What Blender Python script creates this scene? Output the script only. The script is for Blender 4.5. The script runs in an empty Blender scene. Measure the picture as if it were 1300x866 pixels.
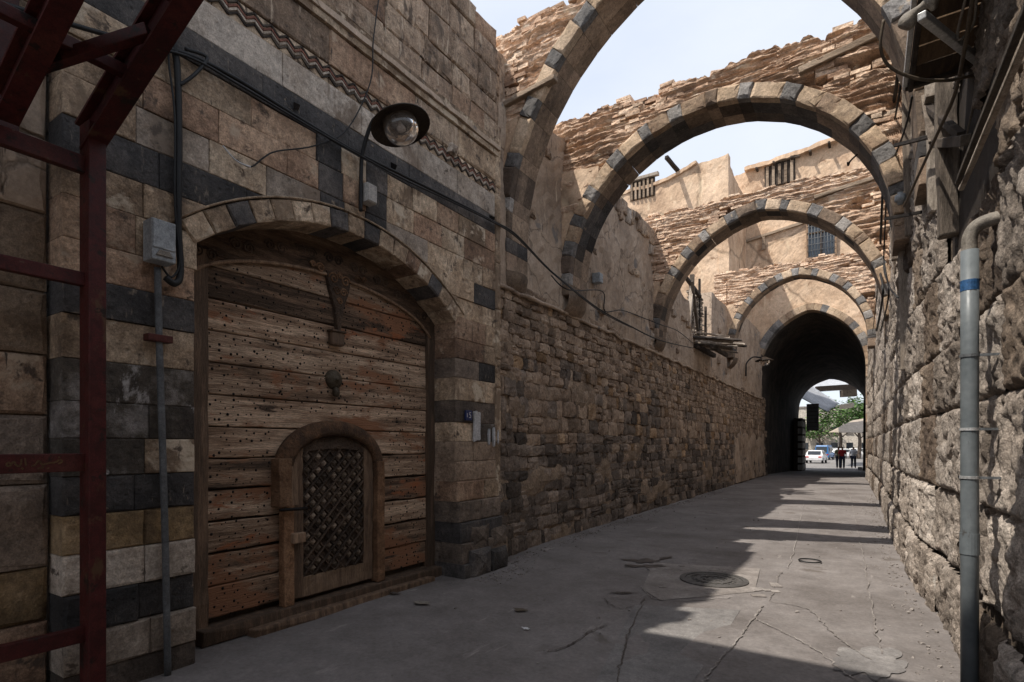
import bpy, math, random
from mathutils import Vector, Matrix, noise as mn
R = random.Random(7)
SC = bpy.context.scene
COL = SC.collection

# ------------------------------------------------------------------ camera
F, CH, HY = 700.0, 1.5, 565.0            # focal length (px of the 1300 px photo), eye height, horizon row
UX, UZ = 450/math.hypot(450, 700), 700/math.hypot(450, 700)
cam = bpy.data.cameras.new('camera'); cam_o = bpy.data.objects.new('camera', cam); COL.objects.link(cam_o)
cam.sensor_width = 36; cam.lens = 36*F/1300; cam.shift_y = (HY-433)/1300; cam.clip_end = 2000; cam.clip_start = .05
cam_o.location = (0, 0, CH); cam_o.rotation_euler = (math.pi/2, 0, math.atan2(450, 700))
SC.camera = cam_o
# ------------------------------------------------------------------ sky, sun, exposure
SUNV = Vector((.37, .50, -1)).normalized()          # direction the light travels (X right, Y down the street)
elev = math.asin(-SUNV.z); to_sun = -SUNV
W = bpy.data.worlds.new('World'); SC.world = W; W.use_nodes = True
nt = W.node_tree; nt.nodes.clear()
wo = nt.nodes.new('ShaderNodeOutputWorld'); bg = nt.nodes.new('ShaderNodeBackground')
sky = nt.nodes.new('ShaderNodeTexSky'); sky.sky_type = 'NISHITA'; sky.sun_disc = False
sky.sun_elevation = elev; sky.sun_rotation = math.atan2(to_sun.x, to_sun.y)
sky.air_density = 1.0; sky.dust_density = 2.0; sky.ozone_density = 1.0
tc = nt.nodes.new('ShaderNodeTexCoord'); mp = nt.nodes.new('ShaderNodeMapping'); mp.inputs['Scale'].default_value = (1.0, 1.6, 2.2)
cn = nt.nodes.new('ShaderNodeTexNoise'); cn.inputs['Scale'].default_value = 1.7; cn.inputs['Detail'].default_value = 7; cn.inputs['Roughness'].default_value = .55
cr = nt.nodes.new('ShaderNodeMapRange'); cr.inputs[1].default_value = .35; cr.inputs[2].default_value = .72; cr.inputs[3].default_value = .72; cr.inputs[4].default_value = .98
mx = nt.nodes.new('ShaderNodeMix'); mx.data_type = 'RGBA'; mx.inputs['B'].default_value = (3.45, 3.66, 4.05, 1)   # thin white veil of cloud
nt.links.new(tc.outputs['Generated'], mp.inputs['Vector']); nt.links.new(mp.outputs[0], cn.inputs['Vector'])
nt.links.new(cn.outputs['Fac'], cr.inputs[0]); nt.links.new(cr.outputs[0], mx.inputs['Factor'])
nt.links.new(sky.outputs[0], mx.inputs['A']); nt.links.new(mx.outputs['Result'], bg.inputs['Color'])
bg.inputs['Strength'].default_value = .15
nt.links.new(bg.outputs[0], wo.inputs[0])
sl = bpy.data.lights.new('sun', 'SUN'); sl.energy = 2.95; sl.angle = math.radians(.6); sl.color = (1, .94, .85)
so = bpy.data.objects.new('sun', sl); COL.objects.link(so); so.rotation_euler = SUNV.to_track_quat('-Z', 'Y').to_euler(); so.location = (-6, -6, 20)
SC.view_settings.view_transform = 'Standard'; SC.view_settings.look = 'None'; SC.view_settings.exposure = .82; SC.view_settings.gamma = 1

# ------------------------------------------------------------------ photo rays -> places
def ray(px, py):
    a = (px-650)/F; b = (HY-py)/F
    return Vector((a*UZ-UX, a*UX+UZ, b))
def onx(px, py, X):
    d = ray(px, py); k = X/d.x; return Vector((X, k*d.y, CH+k*d.z))
def ony(px, py, Y):
    d = ray(px, py); k = Y/d.y; return Vector((k*d.x, Y, CH+k*d.z))
def ong(px, py, Z=0.0):
    d = ray(px, py); k = (Z-CH)/d.z; return Vector((k*d.x, k*d.y, Z))
def atz(px, py, z):
    d = ray(px, py); return Vector((d.x*z, d.y*z, CH+d.z*z))
def sx(px, X): return onx(px, 400, X).y
def sst(a, b, x):
    t = min(1, max(0, (x-a)/(b-a))); return t*t*(3-2*t)
def gz(s): return -.38*sst(27, 50, s)
def fn(x, y, z, o=4): return mn.fractal(Vector((x, y, z)), 1.0, 2.0, o)

# ------------------------------------------------------------------ materials
MATS = {}
ALB = {'red_steel': .48, 'red_sheet': .6, 'mud': 1.26, 'earth_brick': 1.5, 'earth_core': 1.6, 'asphalt': 1.12, 'asphalt_patch': 1.5, 'concrete': 1.2, 'cream': 1.2, 'pale': 1.15, 'redstone': 1.3, 'rubble_dark': 1.35, 'rubble_tan': 1.35, 'rubble_ochre': 1.25, 'plaster': 1.25, 'rough_ashlar': 1.3, 'wood_gate': 1.75, 'wood_frame': 1.5, 'wood_arch': 1.35, 'wood_lattice': 1.3, 'mortar': 1.2, 'basalt': 1.15, 'ochre': 1.2, 'vous_grey': 1.25, 'vous_cream': 1.15, 'vous_tan': 1.2, 'vous_brown': 1.2, 'rock': 1.12}
def mat(name, cols, scale=3., var=.25, rough=.9, bump=.5, bscale=25., bdist=.02, stretch=(1, 1, 1), spots=(), fine=.42, metal=0., pit=0., cracks=0., spec=.3):
    ak = ALB.get(name, 1.0); cols = [tuple(min(.8, v*ak) for v in c) for c in cols]; spots = [(tuple(min(.8, v*ak) for v in c), a, b, d) for c, a, b, d in spots]
    m = bpy.data.materials.new(name); m.use_nodes = True; t = m.node_tree; N = t.nodes; L = t.links
    bs = N['Principled BSDF']; bs.inputs['Roughness'].default_value = rough; bs.inputs['Metallic'].default_value = metal
    bs.inputs['Specular IOR Level'].default_value = spec
    g = N.new('ShaderNodeNewGeometry'); mpn = N.new('ShaderNodeMapping'); mpn.inputs['Scale'].default_value = stretch
    L.new(g.outputs['Position'], mpn.inputs['Vector']); P = mpn.outputs[0]
    def noi(sc, det=8, ro=.6, vec=P, dist=0.):
        n = N.new('ShaderNodeTexNoise'); n.inputs['Scale'].default_value = sc; n.inputs['Detail'].default_value = det
        n.inputs['Roughness'].default_value = ro; n.inputs['Distortion'].default_value = dist; L.new(vec, n.inputs['Vector']); return n.outputs['Fac']
    def mr(x, a, b, c, d):
        n = N.new('ShaderNodeMapRange'); n.inputs[1].default_value = a; n.inputs[2].default_value = b; n.inputs[3].default_value = c; n.inputs[4].default_value = d
        L.new(x, n.inputs[0]); return n.outputs[0]
    def math_(op, a, b=None):
        n = N.new('ShaderNodeMath'); n.operation = op
        for i, v in enumerate((a, b)):
            if v is None: continue
            if isinstance(v, (int, float)): n.inputs[i].default_value = v
            else: L.new(v, n.inputs[i])
        return n.outputs[0]
    oi = N.new('ShaderNodeObjectInfo')
    rnd = math_('FRACT', math_('ADD', oi.outputs['Random'], g.outputs['Random Per Island']))
    base = noi(scale)
    shift = math_('ADD', base, mr(rnd, 0, 1, -.16*var/.25, .16*var/.25))
    rp = N.new('ShaderNodeValToRGB'); e = rp.color_ramp.elements
    n = len(cols)
    e[0].position = .3; e[0].color = (*cols[0], 1); e[1].position = .7; e[1].color = (*cols[-1], 1)
    for i in range(1, n-1):
        q = e.new(.3+.4*i/(n-1)); q.color = (*cols[i], 1)
    L.new(shift, rp.inputs[0]); c = rp.outputs[0]
    def mul(c, f):
        n = N.new('ShaderNodeVectorMath'); n.operation = 'SCALE'; L.new(c, n.inputs[0]); L.new(f, n.inputs['Scale']); return n.outputs[0]
    c = mul(c, mr(math_('FRACT', math_('MULTIPLY', rnd, 7.31)), 0, 1, 1-var, 1+var*.8))
    f2 = noi(scale*7, 10, .7)
    c = mul(c, mr(f2, .3, .7, 1-fine, 1+fine))
    if fine >= .15: c = mul(c, mr(noi(scale*32, 5, .75), .32, .68, 1-fine*.75, 1+fine*.75))
    for col, th, sc, st in spots:
        v = P
        if st:
            mm = N.new('ShaderNodeMapping'); mm.inputs['Scale'].default_value = st; L.new(g.outputs['Position'], mm.inputs['Vector']); v = mm.outputs[0]
        f = mr(noi(sc, 10, .65, v, .3), th, th+.06, 0, 1)
        k = N.new('ShaderNodeMix'); k.data_type = 'RGBA'; L.new(f, k.inputs['Factor']); L.new(c, k.inputs['A']); k.inputs['B'].default_value = (*col, 1); c = k.outputs['Result']
    hgt = math_('ADD', noi(bscale, 12, .65), math_('MULTIPLY', f2, 1.2))
    if pit:
        vo = N.new('ShaderNodeTexVoronoi'); vo.inputs['Scale'].default_value = bscale*.7; L.new(P, vo.inputs['Vector'])
        pf = mr(vo.outputs['Distance'], .05, .35, 0, 1)
        gate = mr(noi(scale*3, 4), .42, .6, 0, 1)
        inv = math_('MULTIPLY', math_('SUBTRACT', 1, pf), gate)
        hgt = math_('SUBTRACT', hgt, math_('MULTIPLY', inv, pit))
        c = mul(c, mr(inv, 0, 1, 1, .62))
    if cracks:
        vo = N.new('ShaderNodeTexVoronoi'); vo.feature = 'DISTANCE_TO_EDGE'; vo.inputs['Scale'].default_value = cracks
        wv = N.new('ShaderNodeVectorMath'); wv.operation = 'ADD'
        nz = N.new('ShaderNodeTexNoise'); nz.inputs['Scale'].default_value = cracks*2.5; nz.inputs['Detail'].default_value = 6; L.new(P, nz.inputs['Vector'])
        L.new(P, wv.inputs[0]); L.new(nz.outputs['Color'], wv.inputs[1]); L.new(wv.outputs[0], vo.inputs['Vector'])
        cf = mr(vo.outputs['Distance'], 0, .02, 0, 1)
        hgt = math_('ADD', hgt, math_('MULTIPLY', cf, .8)); c = mul(c, mr(cf, 0, 1, .55, 1))
    L.new(c, bs.inputs['Base Color'])
    b = N.new('ShaderNodeBump'); b.inputs['Strength'].default_value = bump; b.inputs['Distance'].default_value = bdist
    L.new(hgt, b.inputs['Height']); L.new(b.outputs[0], bs.inputs['Normal'])
    L.new(mr(f2, .3, .7, max(0, rough-.12), min(1, rough+.1)), bs.inputs['Roughness'])
    MATS[name] = m; return m

STREAK = (6, 6, .7)
mat('cream', [(.15, .103, .068), (.33, .24, .162), (.47, .365, .262)], 2.6, .2, bump=.8, bscale=16, pit=.9, fine=.5, spots=[((.19, .135, .092), .545, 1.7, (1, 1.2, .6)), ((.47, .385, .29), .575, 3.2, None), ((.095, .07, .052), .60, 7, None), ((.07, .054, .043), .62, 3.3, (5, 5, .8))])
mat('redstone', [(.11, .068, .045), (.235, .15, .10), (.34, .235, .16)], 2.6, .2, bump=.8, bscale=16, pit=.8, fine=.5, spots=[((.38, .29, .21), .575, 3, None), ((.085, .06, .045), .595, 7, None), ((.065, .05, .04), .62, 3.3, (5, 5, .8))])
mat('basalt', [(.028, .026, .026), (.058, .053, .051), (.115, .10, .09)], 3, .25, rough=.75, bump=.6, bscale=30, pit=.8, fine=.5, spots=[((.17, .14, .11), .62, 4, (6, 6, 1.2)), ((.22, .175, .13), .64, 7, None)])
mat('ochre', [(.075, .05, .03), (.20, .135, .07), (.30, .215, .13)], 3, .2, bump=.8, bscale=16, pit=.6, spots=[((.04, .03, .022), .62, 4, None)])
mat('pale', [(.16, .125, .095), (.31, .255, .205), (.44, .38, .32)], 2.5, .2, bump=.5, bscale=22, pit=.6, spots=[((.19, .145, .11), .56, 2.4, (1, 1, .6)), ((.09, .07, .055), .60, 6, None)])
mat('peeled', [(.05, .04, .034), (.09, .075, .06), (.30, .27, .25)], 5, .2, bump=.9, bscale=14, pit=.6, spots=[((.46, .43, .41), .60, 6, (1, 1, .7))])
mat('rough_ashlar', [(.17, .12, .085), (.29, .21, .15), (.38, .29, .21)], 2.0, .2, bump=.8, bscale=14, bdist=.03, pit=.9, fine=.5, spots=[((.12, .09, .068), .56, 2.4, (2.2, 2.2, .7)), ((.44, .35, .265), .58, 3, STREAK), ((.07, .054, .043), .61, 6, None)])
mat('mortar', [(.12, .085, .06), (.2, .145, .1), (.27, .2, .14)], 4, .1, bump=.8, bscale=20, pit=.5)
mat('rubble_dark', [(.060, .047, .038), (.12, .094, .075), (.21, .163, .127)], 3, .28, bump=.8, bscale=18, bdist=.025, pit=.6, spots=[((.19, .14, .10), .64, 4, None)])
mat('rubble_tan', [(.12, .085, .06), (.225, .163, .117), (.32, .24, .175)], 3, .22, bump=.8, bscale=18, bdist=.025, pit=.6, spots=[((.055, .045, .038), .63, 2.4, None)])
mat('rubble_ochre', [(.14, .085, .045), (.25, .16, .09), (.36, .25, .16)], 4, .3, bump=.8, bscale=18, bdist=.025, pit=.5)
mat('plaster', [(.20, .15, .112), (.33, .25, .185), (.39, .305, .235)], 1.1, .1, bump=.55, bscale=13, bdist=.02, fine=.22, cracks=.8, spots=[((.15, .13, .115), .60, 1.6, None), ((.42, .34, .26), .60, 2.2, STREAK), ((.11, .082, .06), .62, 2.6, STREAK)])
mat('mud', [(.27, .18, .12), (.42, .30, .205), (.50, .375, .27)], .8, .1, bump=.4, bscale=9, bdist=.03, fine=.24, cracks=.22, spots=[((.33, .22, .145), .57, 1.0, None), ((.52, .40, .28), .60, 1.6, (2, 2, .5)), ((.24, .155, .10), .625, 2.6, None)])
mat('earth_brick', [(.28, .18, .122), (.41, .29, .205), (.51, .39, .29)], 2.5, .28, bump=.9, bscale=20, bdist=.03, pit=.4)
mat('earth_core', [(.26, .172, .118), (.405, .29, .207), (.50, .388, .297)], 2.6, .1, bump=.8, bscale=14, bdist=.03, fine=.4, stretch=(1, 1, 3.6), spots=[((.33, .21, .14), .60, 2.2, (1, 1, 3)), ((.52, .42, .33), .58, 3, (1, 1, 3))])
mat('vous_cream', [(.24, .165, .11), (.36, .265, .18), (.44, .335, .24)], 2.5, .25, bump=.5, bscale=22, pit=.4, spots=[((.09, .07, .055), .68, 4, None)])
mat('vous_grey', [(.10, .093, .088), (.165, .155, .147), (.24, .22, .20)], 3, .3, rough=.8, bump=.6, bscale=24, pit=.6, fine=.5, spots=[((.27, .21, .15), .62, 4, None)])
mat('vault_shade', [(.026, .022, .019), (.062, .05, .041), (.115, .09, .07)], 1.5, .1, bump=.8, bscale=10, bdist=.05, pit=.5)  # vault stone kept very dark: the tunnel's shade is put into this colour
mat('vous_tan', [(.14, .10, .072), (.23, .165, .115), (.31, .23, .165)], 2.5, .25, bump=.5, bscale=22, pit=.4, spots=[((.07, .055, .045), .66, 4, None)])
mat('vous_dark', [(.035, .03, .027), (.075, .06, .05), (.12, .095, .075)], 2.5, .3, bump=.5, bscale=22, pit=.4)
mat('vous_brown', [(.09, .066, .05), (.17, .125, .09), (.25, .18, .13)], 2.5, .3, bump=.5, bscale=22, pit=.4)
mat('rock', [(.17, .138, .112), (.345, .29, .243), (.46, .40, .345)], 2.6, .2, bump=.9, bscale=17, bdist=.04, pit=1.2, fine=.55, spots=[((.095, .082, .072), .63, 3.1, (1, 1, .6)), ((.52, .48, .43), .64, 4, (1.5, 1.5, .6))])
mat('rock_brown', [(.09, .065, .05), (.18, .135, .10), (.27, .21, .16)], 2.4, .25, bump=1., bscale=12, bdist=.04, pit=.9, fine=.4)
mat('wood_gate', [(.055, .036, .024), (.185, .12, .078), (.37, .27, .19)], 5, .22, rough=.85, bump=1., bscale=40, bdist=.014, fine=.6, stretch=(3, .22, 3.6), spots=[((.19, .092, .05), .535, 1.5, (1, .7, 1.9)), ((.23, .085, .038), .61, 3.2, (1, .6, 1.6)), ((.05, .034, .024), .60, 2.6, (1, .5, 2.9)), ((.045, .032, .024), .66, 9, (1.2, .5, 3))])
mat('wood_frame', [(.06, .04, .027), (.12, .077, .05), (.21, .14, .09)], 6, .3, rough=.8, bump=.6, bscale=40, bdist=.012, stretch=(3, 3, .3), spots=[((.30, .15, .04), .71, 3, None)])
mat('wood_carved', [(.05, .035, .025), (.09, .06, .042), (.14, .095, .065)], 6, .2, rough=.8, bump=1, bscale=24, bdist=.03)
mat('wood_head', [(.07, .044, .029), (.15, .094, .06), (.25, .165, .108)], 6, .2, rough=.85, bump=1, bscale=24, bdist=.02, fine=.5, stretch=(3, .4, 3), spots=[((.05, .033, .022), .57, 5, None)])
mat('wood_arch', [(.06, .034, .02), (.15, .08, .042), (.24, .14, .08)], 6, .3, rough=.85, bump=.9, bscale=30, bdist=.02)
mat('wood_lattice', [(.06, .044, .032), (.10, .074, .053), (.17, .13, .095)], 8, .35, rough=.85, bump=.6, bscale=40, bdist=.01)
mat('wood_stud', [(.12, .09, .065), (.21, .16, .12), (.32, .25, .19)], 8, .3, rough=.85, bump=.6, bscale=40, bdist=.01)
mat('wood_old', [(.12, .095, .075), (.27, .22, .175), (.42, .36, .30)], 6, .35, rough=.9, bump=.8, bscale=30, bdist=.015, stretch=(2, 2, .35))
mat('wood_plank', [(.055, .035, .02), (.12, .075, .042), (.20, .13, .075)], 6, .3, rough=.9, bump=.7, bscale=30, bdist=.012, stretch=(3, .4, 3))
mat('wood_dark', [(.03, .022, .017), (.055, .042, .033), (.10, .08, .062)], 6, .3, rough=.85, bump=.7, bscale=30)
mat('timber', [(.17, .125, .09), (.30, .225, .16), (.40, .31, .23)], 5, .2, rough=.9, bump=.8, bscale=30, bdist=.02, stretch=(.4, 3, 3))
mat('nail_iron', [(.012, .009, .008), (.022, .016, .013)], 8, .3, rough=.6, metal=.3, bump=.3)
mat('old_bronze', [(.05, .04, .028), (.10, .08, .055)], 6, .1, rough=.55, metal=.5, bump=.4)
mat('red_steel', [(.07, .013, .012), (.12, .022, .02), (.16, .045, .034)], 4, .15, rough=.55, bump=.25, bscale=50, bdist=.005, spots=[((.17, .085, .045), .61, 5, (1, 1, .6)), ((.035, .02, .016), .58, 9, None), ((.20, .12, .09), .66, 14, None)])
mat('red_sheet', [(.05, .012, .010), (.09, .02, .016)], 3, .15, rough=.6, bump=.2)
mat('red_inlay', [(.16, .07, .05), (.22, .10, .07)], 5, .1)
mat('asphalt', [(.115, .10, .092), (.172, .154, .145), (.222, .202, .192)], .9, .1, rough=.92, bump=.8, bscale=110, bdist=.008, fine=.2, spots=[((.125, .108, .097), .60, .9, None), ((.26, .235, .218), .64, 1.5, (3, .7, 1)), ((.085, .072, .063), .68, 2.7, None), ((.10, .086, .076), .665, 9, None), ((.30, .27, .25), .70, 14, None)])
mat('asphalt_patch', [(.085, .079, .076), (.125, .117, .112), (.17, .16, .152)], 2, .25, rough=.92, bump=.6, bscale=140, bdist=.006, fine=.25)
mat('concrete', [(.14, .122, .11), (.20, .178, .163), (.255, .23, .212)], 2.5, .1, rough=.92, bump=.6, bscale=60, bdist=.008, fine=.25)
mat('crack_fill', [(.17, .15, .137), (.235, .212, .196), (.30, .275, .255)], 9, .2, rough=.95, bump=.6, bscale=80, bdist=.006)
mat('dust', [(.20, .165, .135), (.27, .225, .185), (.33, .28, .235)], 6, .2, rough=.95, bump=.8, bscale=70, bdist=.01)
mat('wet', [(.05, .04, .034), (.10, .083, .072)], 5, .1, rough=.55, bump=.3, bscale=80, bdist=.004)
mat('plain_ground', [(.19, .175, .165), (.26, .245, .23)], .6, .1, rough=.95, bump=.4, bscale=60)
mat('cast_iron', [(.06, .056, .053), (.12, .112, .106)], 8, .1, rough=.7, metal=.3, bump=.4, bscale=60, bdist=.005)
mat('black_rubber', [(.010, .010, .011), (.02, .02, .02)], 8, .1, rough=.6, bump=.1)
mat('cable_brown', [(.06, .045, .032), (.11, .085, .06)], 8, .1, rough=.7, bump=.1)
mat('pipe_grey', [(.09, .105, .112), (.13, .145, .152), (.165, .18, .188)], 4, .05, rough=.45, bump=.12, bscale=60, bdist=.004, fine=.12, spots=[((.20, .185, .165), .60, 5, (1, 1, .4)), ((.07, .068, .065), .62, 8, (3, 3, .6))])
mat('pipe_tan', [(.17, .15, .125), (.25, .22, .185)], 5, .05, rough=.6, bump=.3)
mat('blue_band', [(.02, .07, .17), (.035, .10, .22)], 6, .05, rough=.5, bump=.1)
mat('steel_light', [(.36, .36, .355), (.47, .47, .465)], 5, .05, rough=.45, metal=.4, bump=.15)
mat('box_grey', [(.25, .27, .285), (.34, .36, .375)], 5, .05, rough=.55, bump=.12, spots=[((.20, .17, .14), .68, 6, None)])
mat('box_beige', [(.34, .315, .29), (.44, .42, .39)], 5, .05, rough=.6, bump=.12)
mat('lamp_shade', [(.02, .014, .010), (.045, .032, .022)], 6, .05, rough=.5, metal=.4, bump=.2)
mat('plate_blue', [(.012, .02, .075), (.02, .032, .11)], 8, .05, rough=.4, bump=.1)
mat('paint_white', [(.42, .41, .41), (.58, .57, .57)], 9, .1, rough=.8, bump=.2)
mat('lettering', [(.07, .035, .016), (.12, .07, .03)], 9, .1, rough=.7, bump=.2)
mat('cloth_grey', [(.30, .31, .33), (.43, .44, .46)], 2, .1, rough=.8, bump=.3, bscale=8)
mat('cloth_beige', [(.30, .25, .20), (.42, .35, .28)], 2, .1, rough=.8, bump=.3, bscale=8)
mat('tile_white', [(.30, .29, .27), (.48, .46, .43)], 4, .3, rough=.5, bump=.1)
mat('shutter_grey', [(.08, .085, .09), (.14, .145, .15)], 4, .2, rough=.5, bump=.1)
mat('bark', [(.06, .045, .035), (.13, .10, .08)], 6, .1, rough=.95, bump=1, bscale=20)
mat('leaf', [(.03, .075, .015), (.065, .135, .028), (.11, .20, .045)], .8, .45, rough=.6, bump=.05)
mat('scrub', [(.035, .045, .02), (.07, .08, .035)], 3, .4, rough=.8, bump=.05)
mat('skin', [(.30, .17, .11), (.36, .21, .14)], 8, .02, rough=.6, bump=.05)
mat('hair', [(.008, .007, .006), (.015, .012, .01)], 20, .02, rough=.6, bump=.2)
mat('shirt_olive', [(.17, .18, .10), (.23, .235, .14)], 8, .02, rough=.9, bump=.2)
mat('shirt_red', [(.36, .02, .022), (.45, .035, .035)], 8, .02, rough=.9, bump=.2)
mat('shirt_white', [(.55, .56, .60), (.66, .67, .70)], 8, .02, rough=.9, bump=.2)
mat('jeans', [(.02, .025, .045), (.04, .048, .08)], 10, .02, rough=.9, bump=.2)
mat('car_blue', [(.01, .10, .28), (.015, .13, .34)], 3, .02, rough=.3, bump=.0, spec=.5)
mat('car_white', [(.6, .6, .6), (.7, .7, .7)], 3, .02, rough=.3, bump=.0, spec=.5)
mat('car_silver', [(.32, .33, .34), (.4, .41, .42)], 3, .02, rough=.3, metal=.3, bump=.0, spec=.5)
mat('tail_red', [(.4, .01, .01), (.5, .02, .02)], 3, .02, rough=.3, bump=.0)
mat('far_wall', [(.36, .32, .27), (.48, .43, .37)], .6, .1, rough=.9, bump=.3)
def glass(name, col, rough=.08, alpha=None):
    m = bpy.data.materials.new(name); m.use_nodes = True; b = m.node_tree.nodes['Principled BSDF']
    b.inputs['Base Color'].default_value = (*col, 1); b.inputs['Roughness'].default_value = rough; b.inputs['Specular IOR Level'].default_value = .6
    if alpha: b.inputs['Transmission Weight'].default_value = alpha; b.inputs['IOR'].default_value = 1.45
    MATS[name] = m
glass('glass_dark', (.02, .025, .03)); glass('glass_globe', (.75, .66, .58), .06, .86); glass('pane_blue', (.05, .065, .085), .25)

# ------------------------------------------------------------------ object helpers
WL = {}
def link(o, parent=None, wl=None):
    COL.objects.link(o); w = Vector(wl) if wl is not None else Vector()
    WL[o] = w
    if parent is not None:
        o.parent = parent; o.location = w-WL[parent]
    else: o.location = w
    return o
def tag(o, label, cat, group=None):
    o['label'] = label; o['category'] = cat
    if group: o['group'] = group
    return o
def thing(name, loc, label, cat, group=None):
    o = bpy.data.objects.new(name, None); o.empty_display_size = .1
    return tag(link(o, None, loc), label, cat, group)
def mk(name, V, Fc, m, parent=None, smooth=False, origin=None):
    V = [Vector(v) for v in V]
    if origin is None:
        n = len(V); origin = Vector((sum(v.x for v in V)/n, sum(v.y for v in V)/n, min(v.z for v in V) if parent is None else sum(v.z for v in V)/n))
    me = bpy.data.meshes.new(name); me.from_pydata([v-origin for v in V], [], Fc)
    if smooth: me.polygons.foreach_set('use_smooth', [True]*len(me.polygons))
    ms = m if isinstance(m, (list, tuple)) else [m]
    for q in ms: me.materials.append(MATS[q])
    me.update()
    return link(bpy.data.objects.new(name, me), parent, origin)
def struct(o): o['kind'] = 'structure'; return o
def stuff(o): o['kind'] = 'stuff'; return o
class MB:
    def __init__(s): s.v = []; s.f = []
    def add(s, V, Fc):
        k = len(s.v); s.v += [Vector(v) for v in V]; s.f += [[i+k for i in q] for q in Fc]; return s
    def mk(s, name, m, parent=None, smooth=False): return mk(name, s.v, s.f, m, parent, smooth)
def FX(x0):  return lambda u, v, n: Vector((x0+n, u, v))      # faces +X
def FXN(x0): return lambda u, v, n: Vector((x0-n, -u, v))     # faces -X, u = -Y
def FYN(y0): return lambda u, v, n: Vector((u, y0-n, v))      # faces -Y
def boxg(c, s, rot=None):
    c = Vector(c); h = Vector(s)/2; V = []
    for z in (-1, 1):
        for x, y in ((-1, -1), (1, -1), (1, 1), (-1, 1)):
            p = Vector((x*h.x, y*h.y, z*h.z))
            if rot: p = rot @ p
            V.append(c+p)
    return V, [[3, 2, 1, 0], [4, 5, 6, 7], [0, 1, 5, 4], [1, 2, 6, 5], [2, 3, 7, 6], [3, 0, 4, 7]]
def beamg(p0, p1, w, h, up=(0, 0, 1), jit=0, roll=0):
    p0 = Vector(p0); p1 = Vector(p1); d = (p1-p0).normalized(); u = Vector(up)
    if abs(d.dot(u)) > .95: u = Vector((0, 1, 0))
    s = d.cross(u).normalized(); u = s.cross(d).normalized()
    if roll: q = Matrix.Rotation(roll, 3, d); s = q @ s; u = q @ u
    V = []
    n = 2 if not jit else 5
    for i in range(n):
        c = p0.lerp(p1, i/(n-1)); j = lambda: 1+R.uniform(-jit, jit)
        if jit: c = c+s*R.uniform(-jit, jit)*w*.4+u*R.uniform(-jit, jit)*h*.4
        V += [c-s*w/2*j()-u*h/2*j(), c+s*w/2*j()-u*h/2*j(), c+s*w/2*j()+u*h/2*j(), c-s*w/2*j()+u*h/2*j()]
    Fc = [[0, 1, 2, 3], [4*n-1, 4*n-2, 4*n-3, 4*n-4]]
    for i in range(n-1):
        for k in range(4): a, b = 4*i+k, 4*i+(k+1) % 4; Fc.append([b, a, a+4, b+4])
    return V, Fc
def bev(o, w=.006, seg=2):
    m = o.modifiers.new('bevel', 'BEVEL'); m.width = w; m.segments = seg; m.limit_method = 'ANGLE'; return o
def beam(name, p0, p1, w, h, m, parent=None, up=(0, 0, 1), jit=0, b=.006, roll=0):
    o = mk(name, *beamg(p0, p1, w, h, up, jit, roll), m, parent)
    return bev(o, b) if b else o
def box(name, c, s, m, parent=None, b=.006, rot=None):
    o = mk(name, *boxg(c, s, rot), m, parent)
    return bev(o, b) if b else o
def cat_rom(P, k=6):
    P = [Vector(p) for p in P]
    if len(P) < 3: return P
    out = []
    for i in range(len(P)-1):
        a = P[max(0, i-1)]; b = P[i]; c = P[i+1]; d = P[min(len(P)-1, i+2)]
        for j in range(k):
            t = j/k; out.append(.5*((2*b)+(c-a)*t+(2*a-5*b+4*c-d)*t*t+(3*b-a-3*c+d)*t**3))
    return out+[P[-1]]
def tubeg(P, r, n=7, smooth=True, k=6):
    P = cat_rom(P, k) if smooth else [Vector(p) for p in P]
    V = []; Fc = []; prev = None
    for i, p in enumerate(P):
        d = (P[min(i+1, len(P)-1)]-P[max(i-1, 0)]).normalized()
        s = prev-d*prev.dot(d) if prev else d.cross(Vector((0, 0, 1)) if abs(d.z) < .9 else Vector((1, 0, 0)))
        s.normalize(); prev = s; u = d.cross(s); rr = r(i/(len(P)-1)) if callable(r) else r
        V += [p+(s*math.cos(2*math.pi*q/n)+u*math.sin(2*math.pi*q/n))*rr for q in range(n)]
    for i in range(len(P)-1):
        for q in range(n): a = i*n+q; b = i*n+(q+1) % n; Fc.append([a, b, b+n, a+n])
    Fc += [list(range(n))[::-1], list(range((len(P)-1)*n, len(P)*n))]
    return V, Fc
def tube(name, P, r, m, parent=None, n=7, smooth=True): return mk(name, *tubeg(P, r, n, smooth), m, parent, True)
def latheg(prof, n=24, c=(0, 0, 0), M=None):
    V = []; Fc = []; c = Vector(c)
    for r, z in prof:
        for q in range(n):
            p = Vector((r*math.cos(2*math.pi*q/n), r*math.sin(2*math.pi*q/n), z)); V.append(c+(M @ p if M else p))
    for i in range(len(prof)-1):
        for q in range(n): a = i*n+q; b = i*n+(q+1) % n; Fc.append([a, b, b+n, a+n])
    return V, Fc
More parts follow.
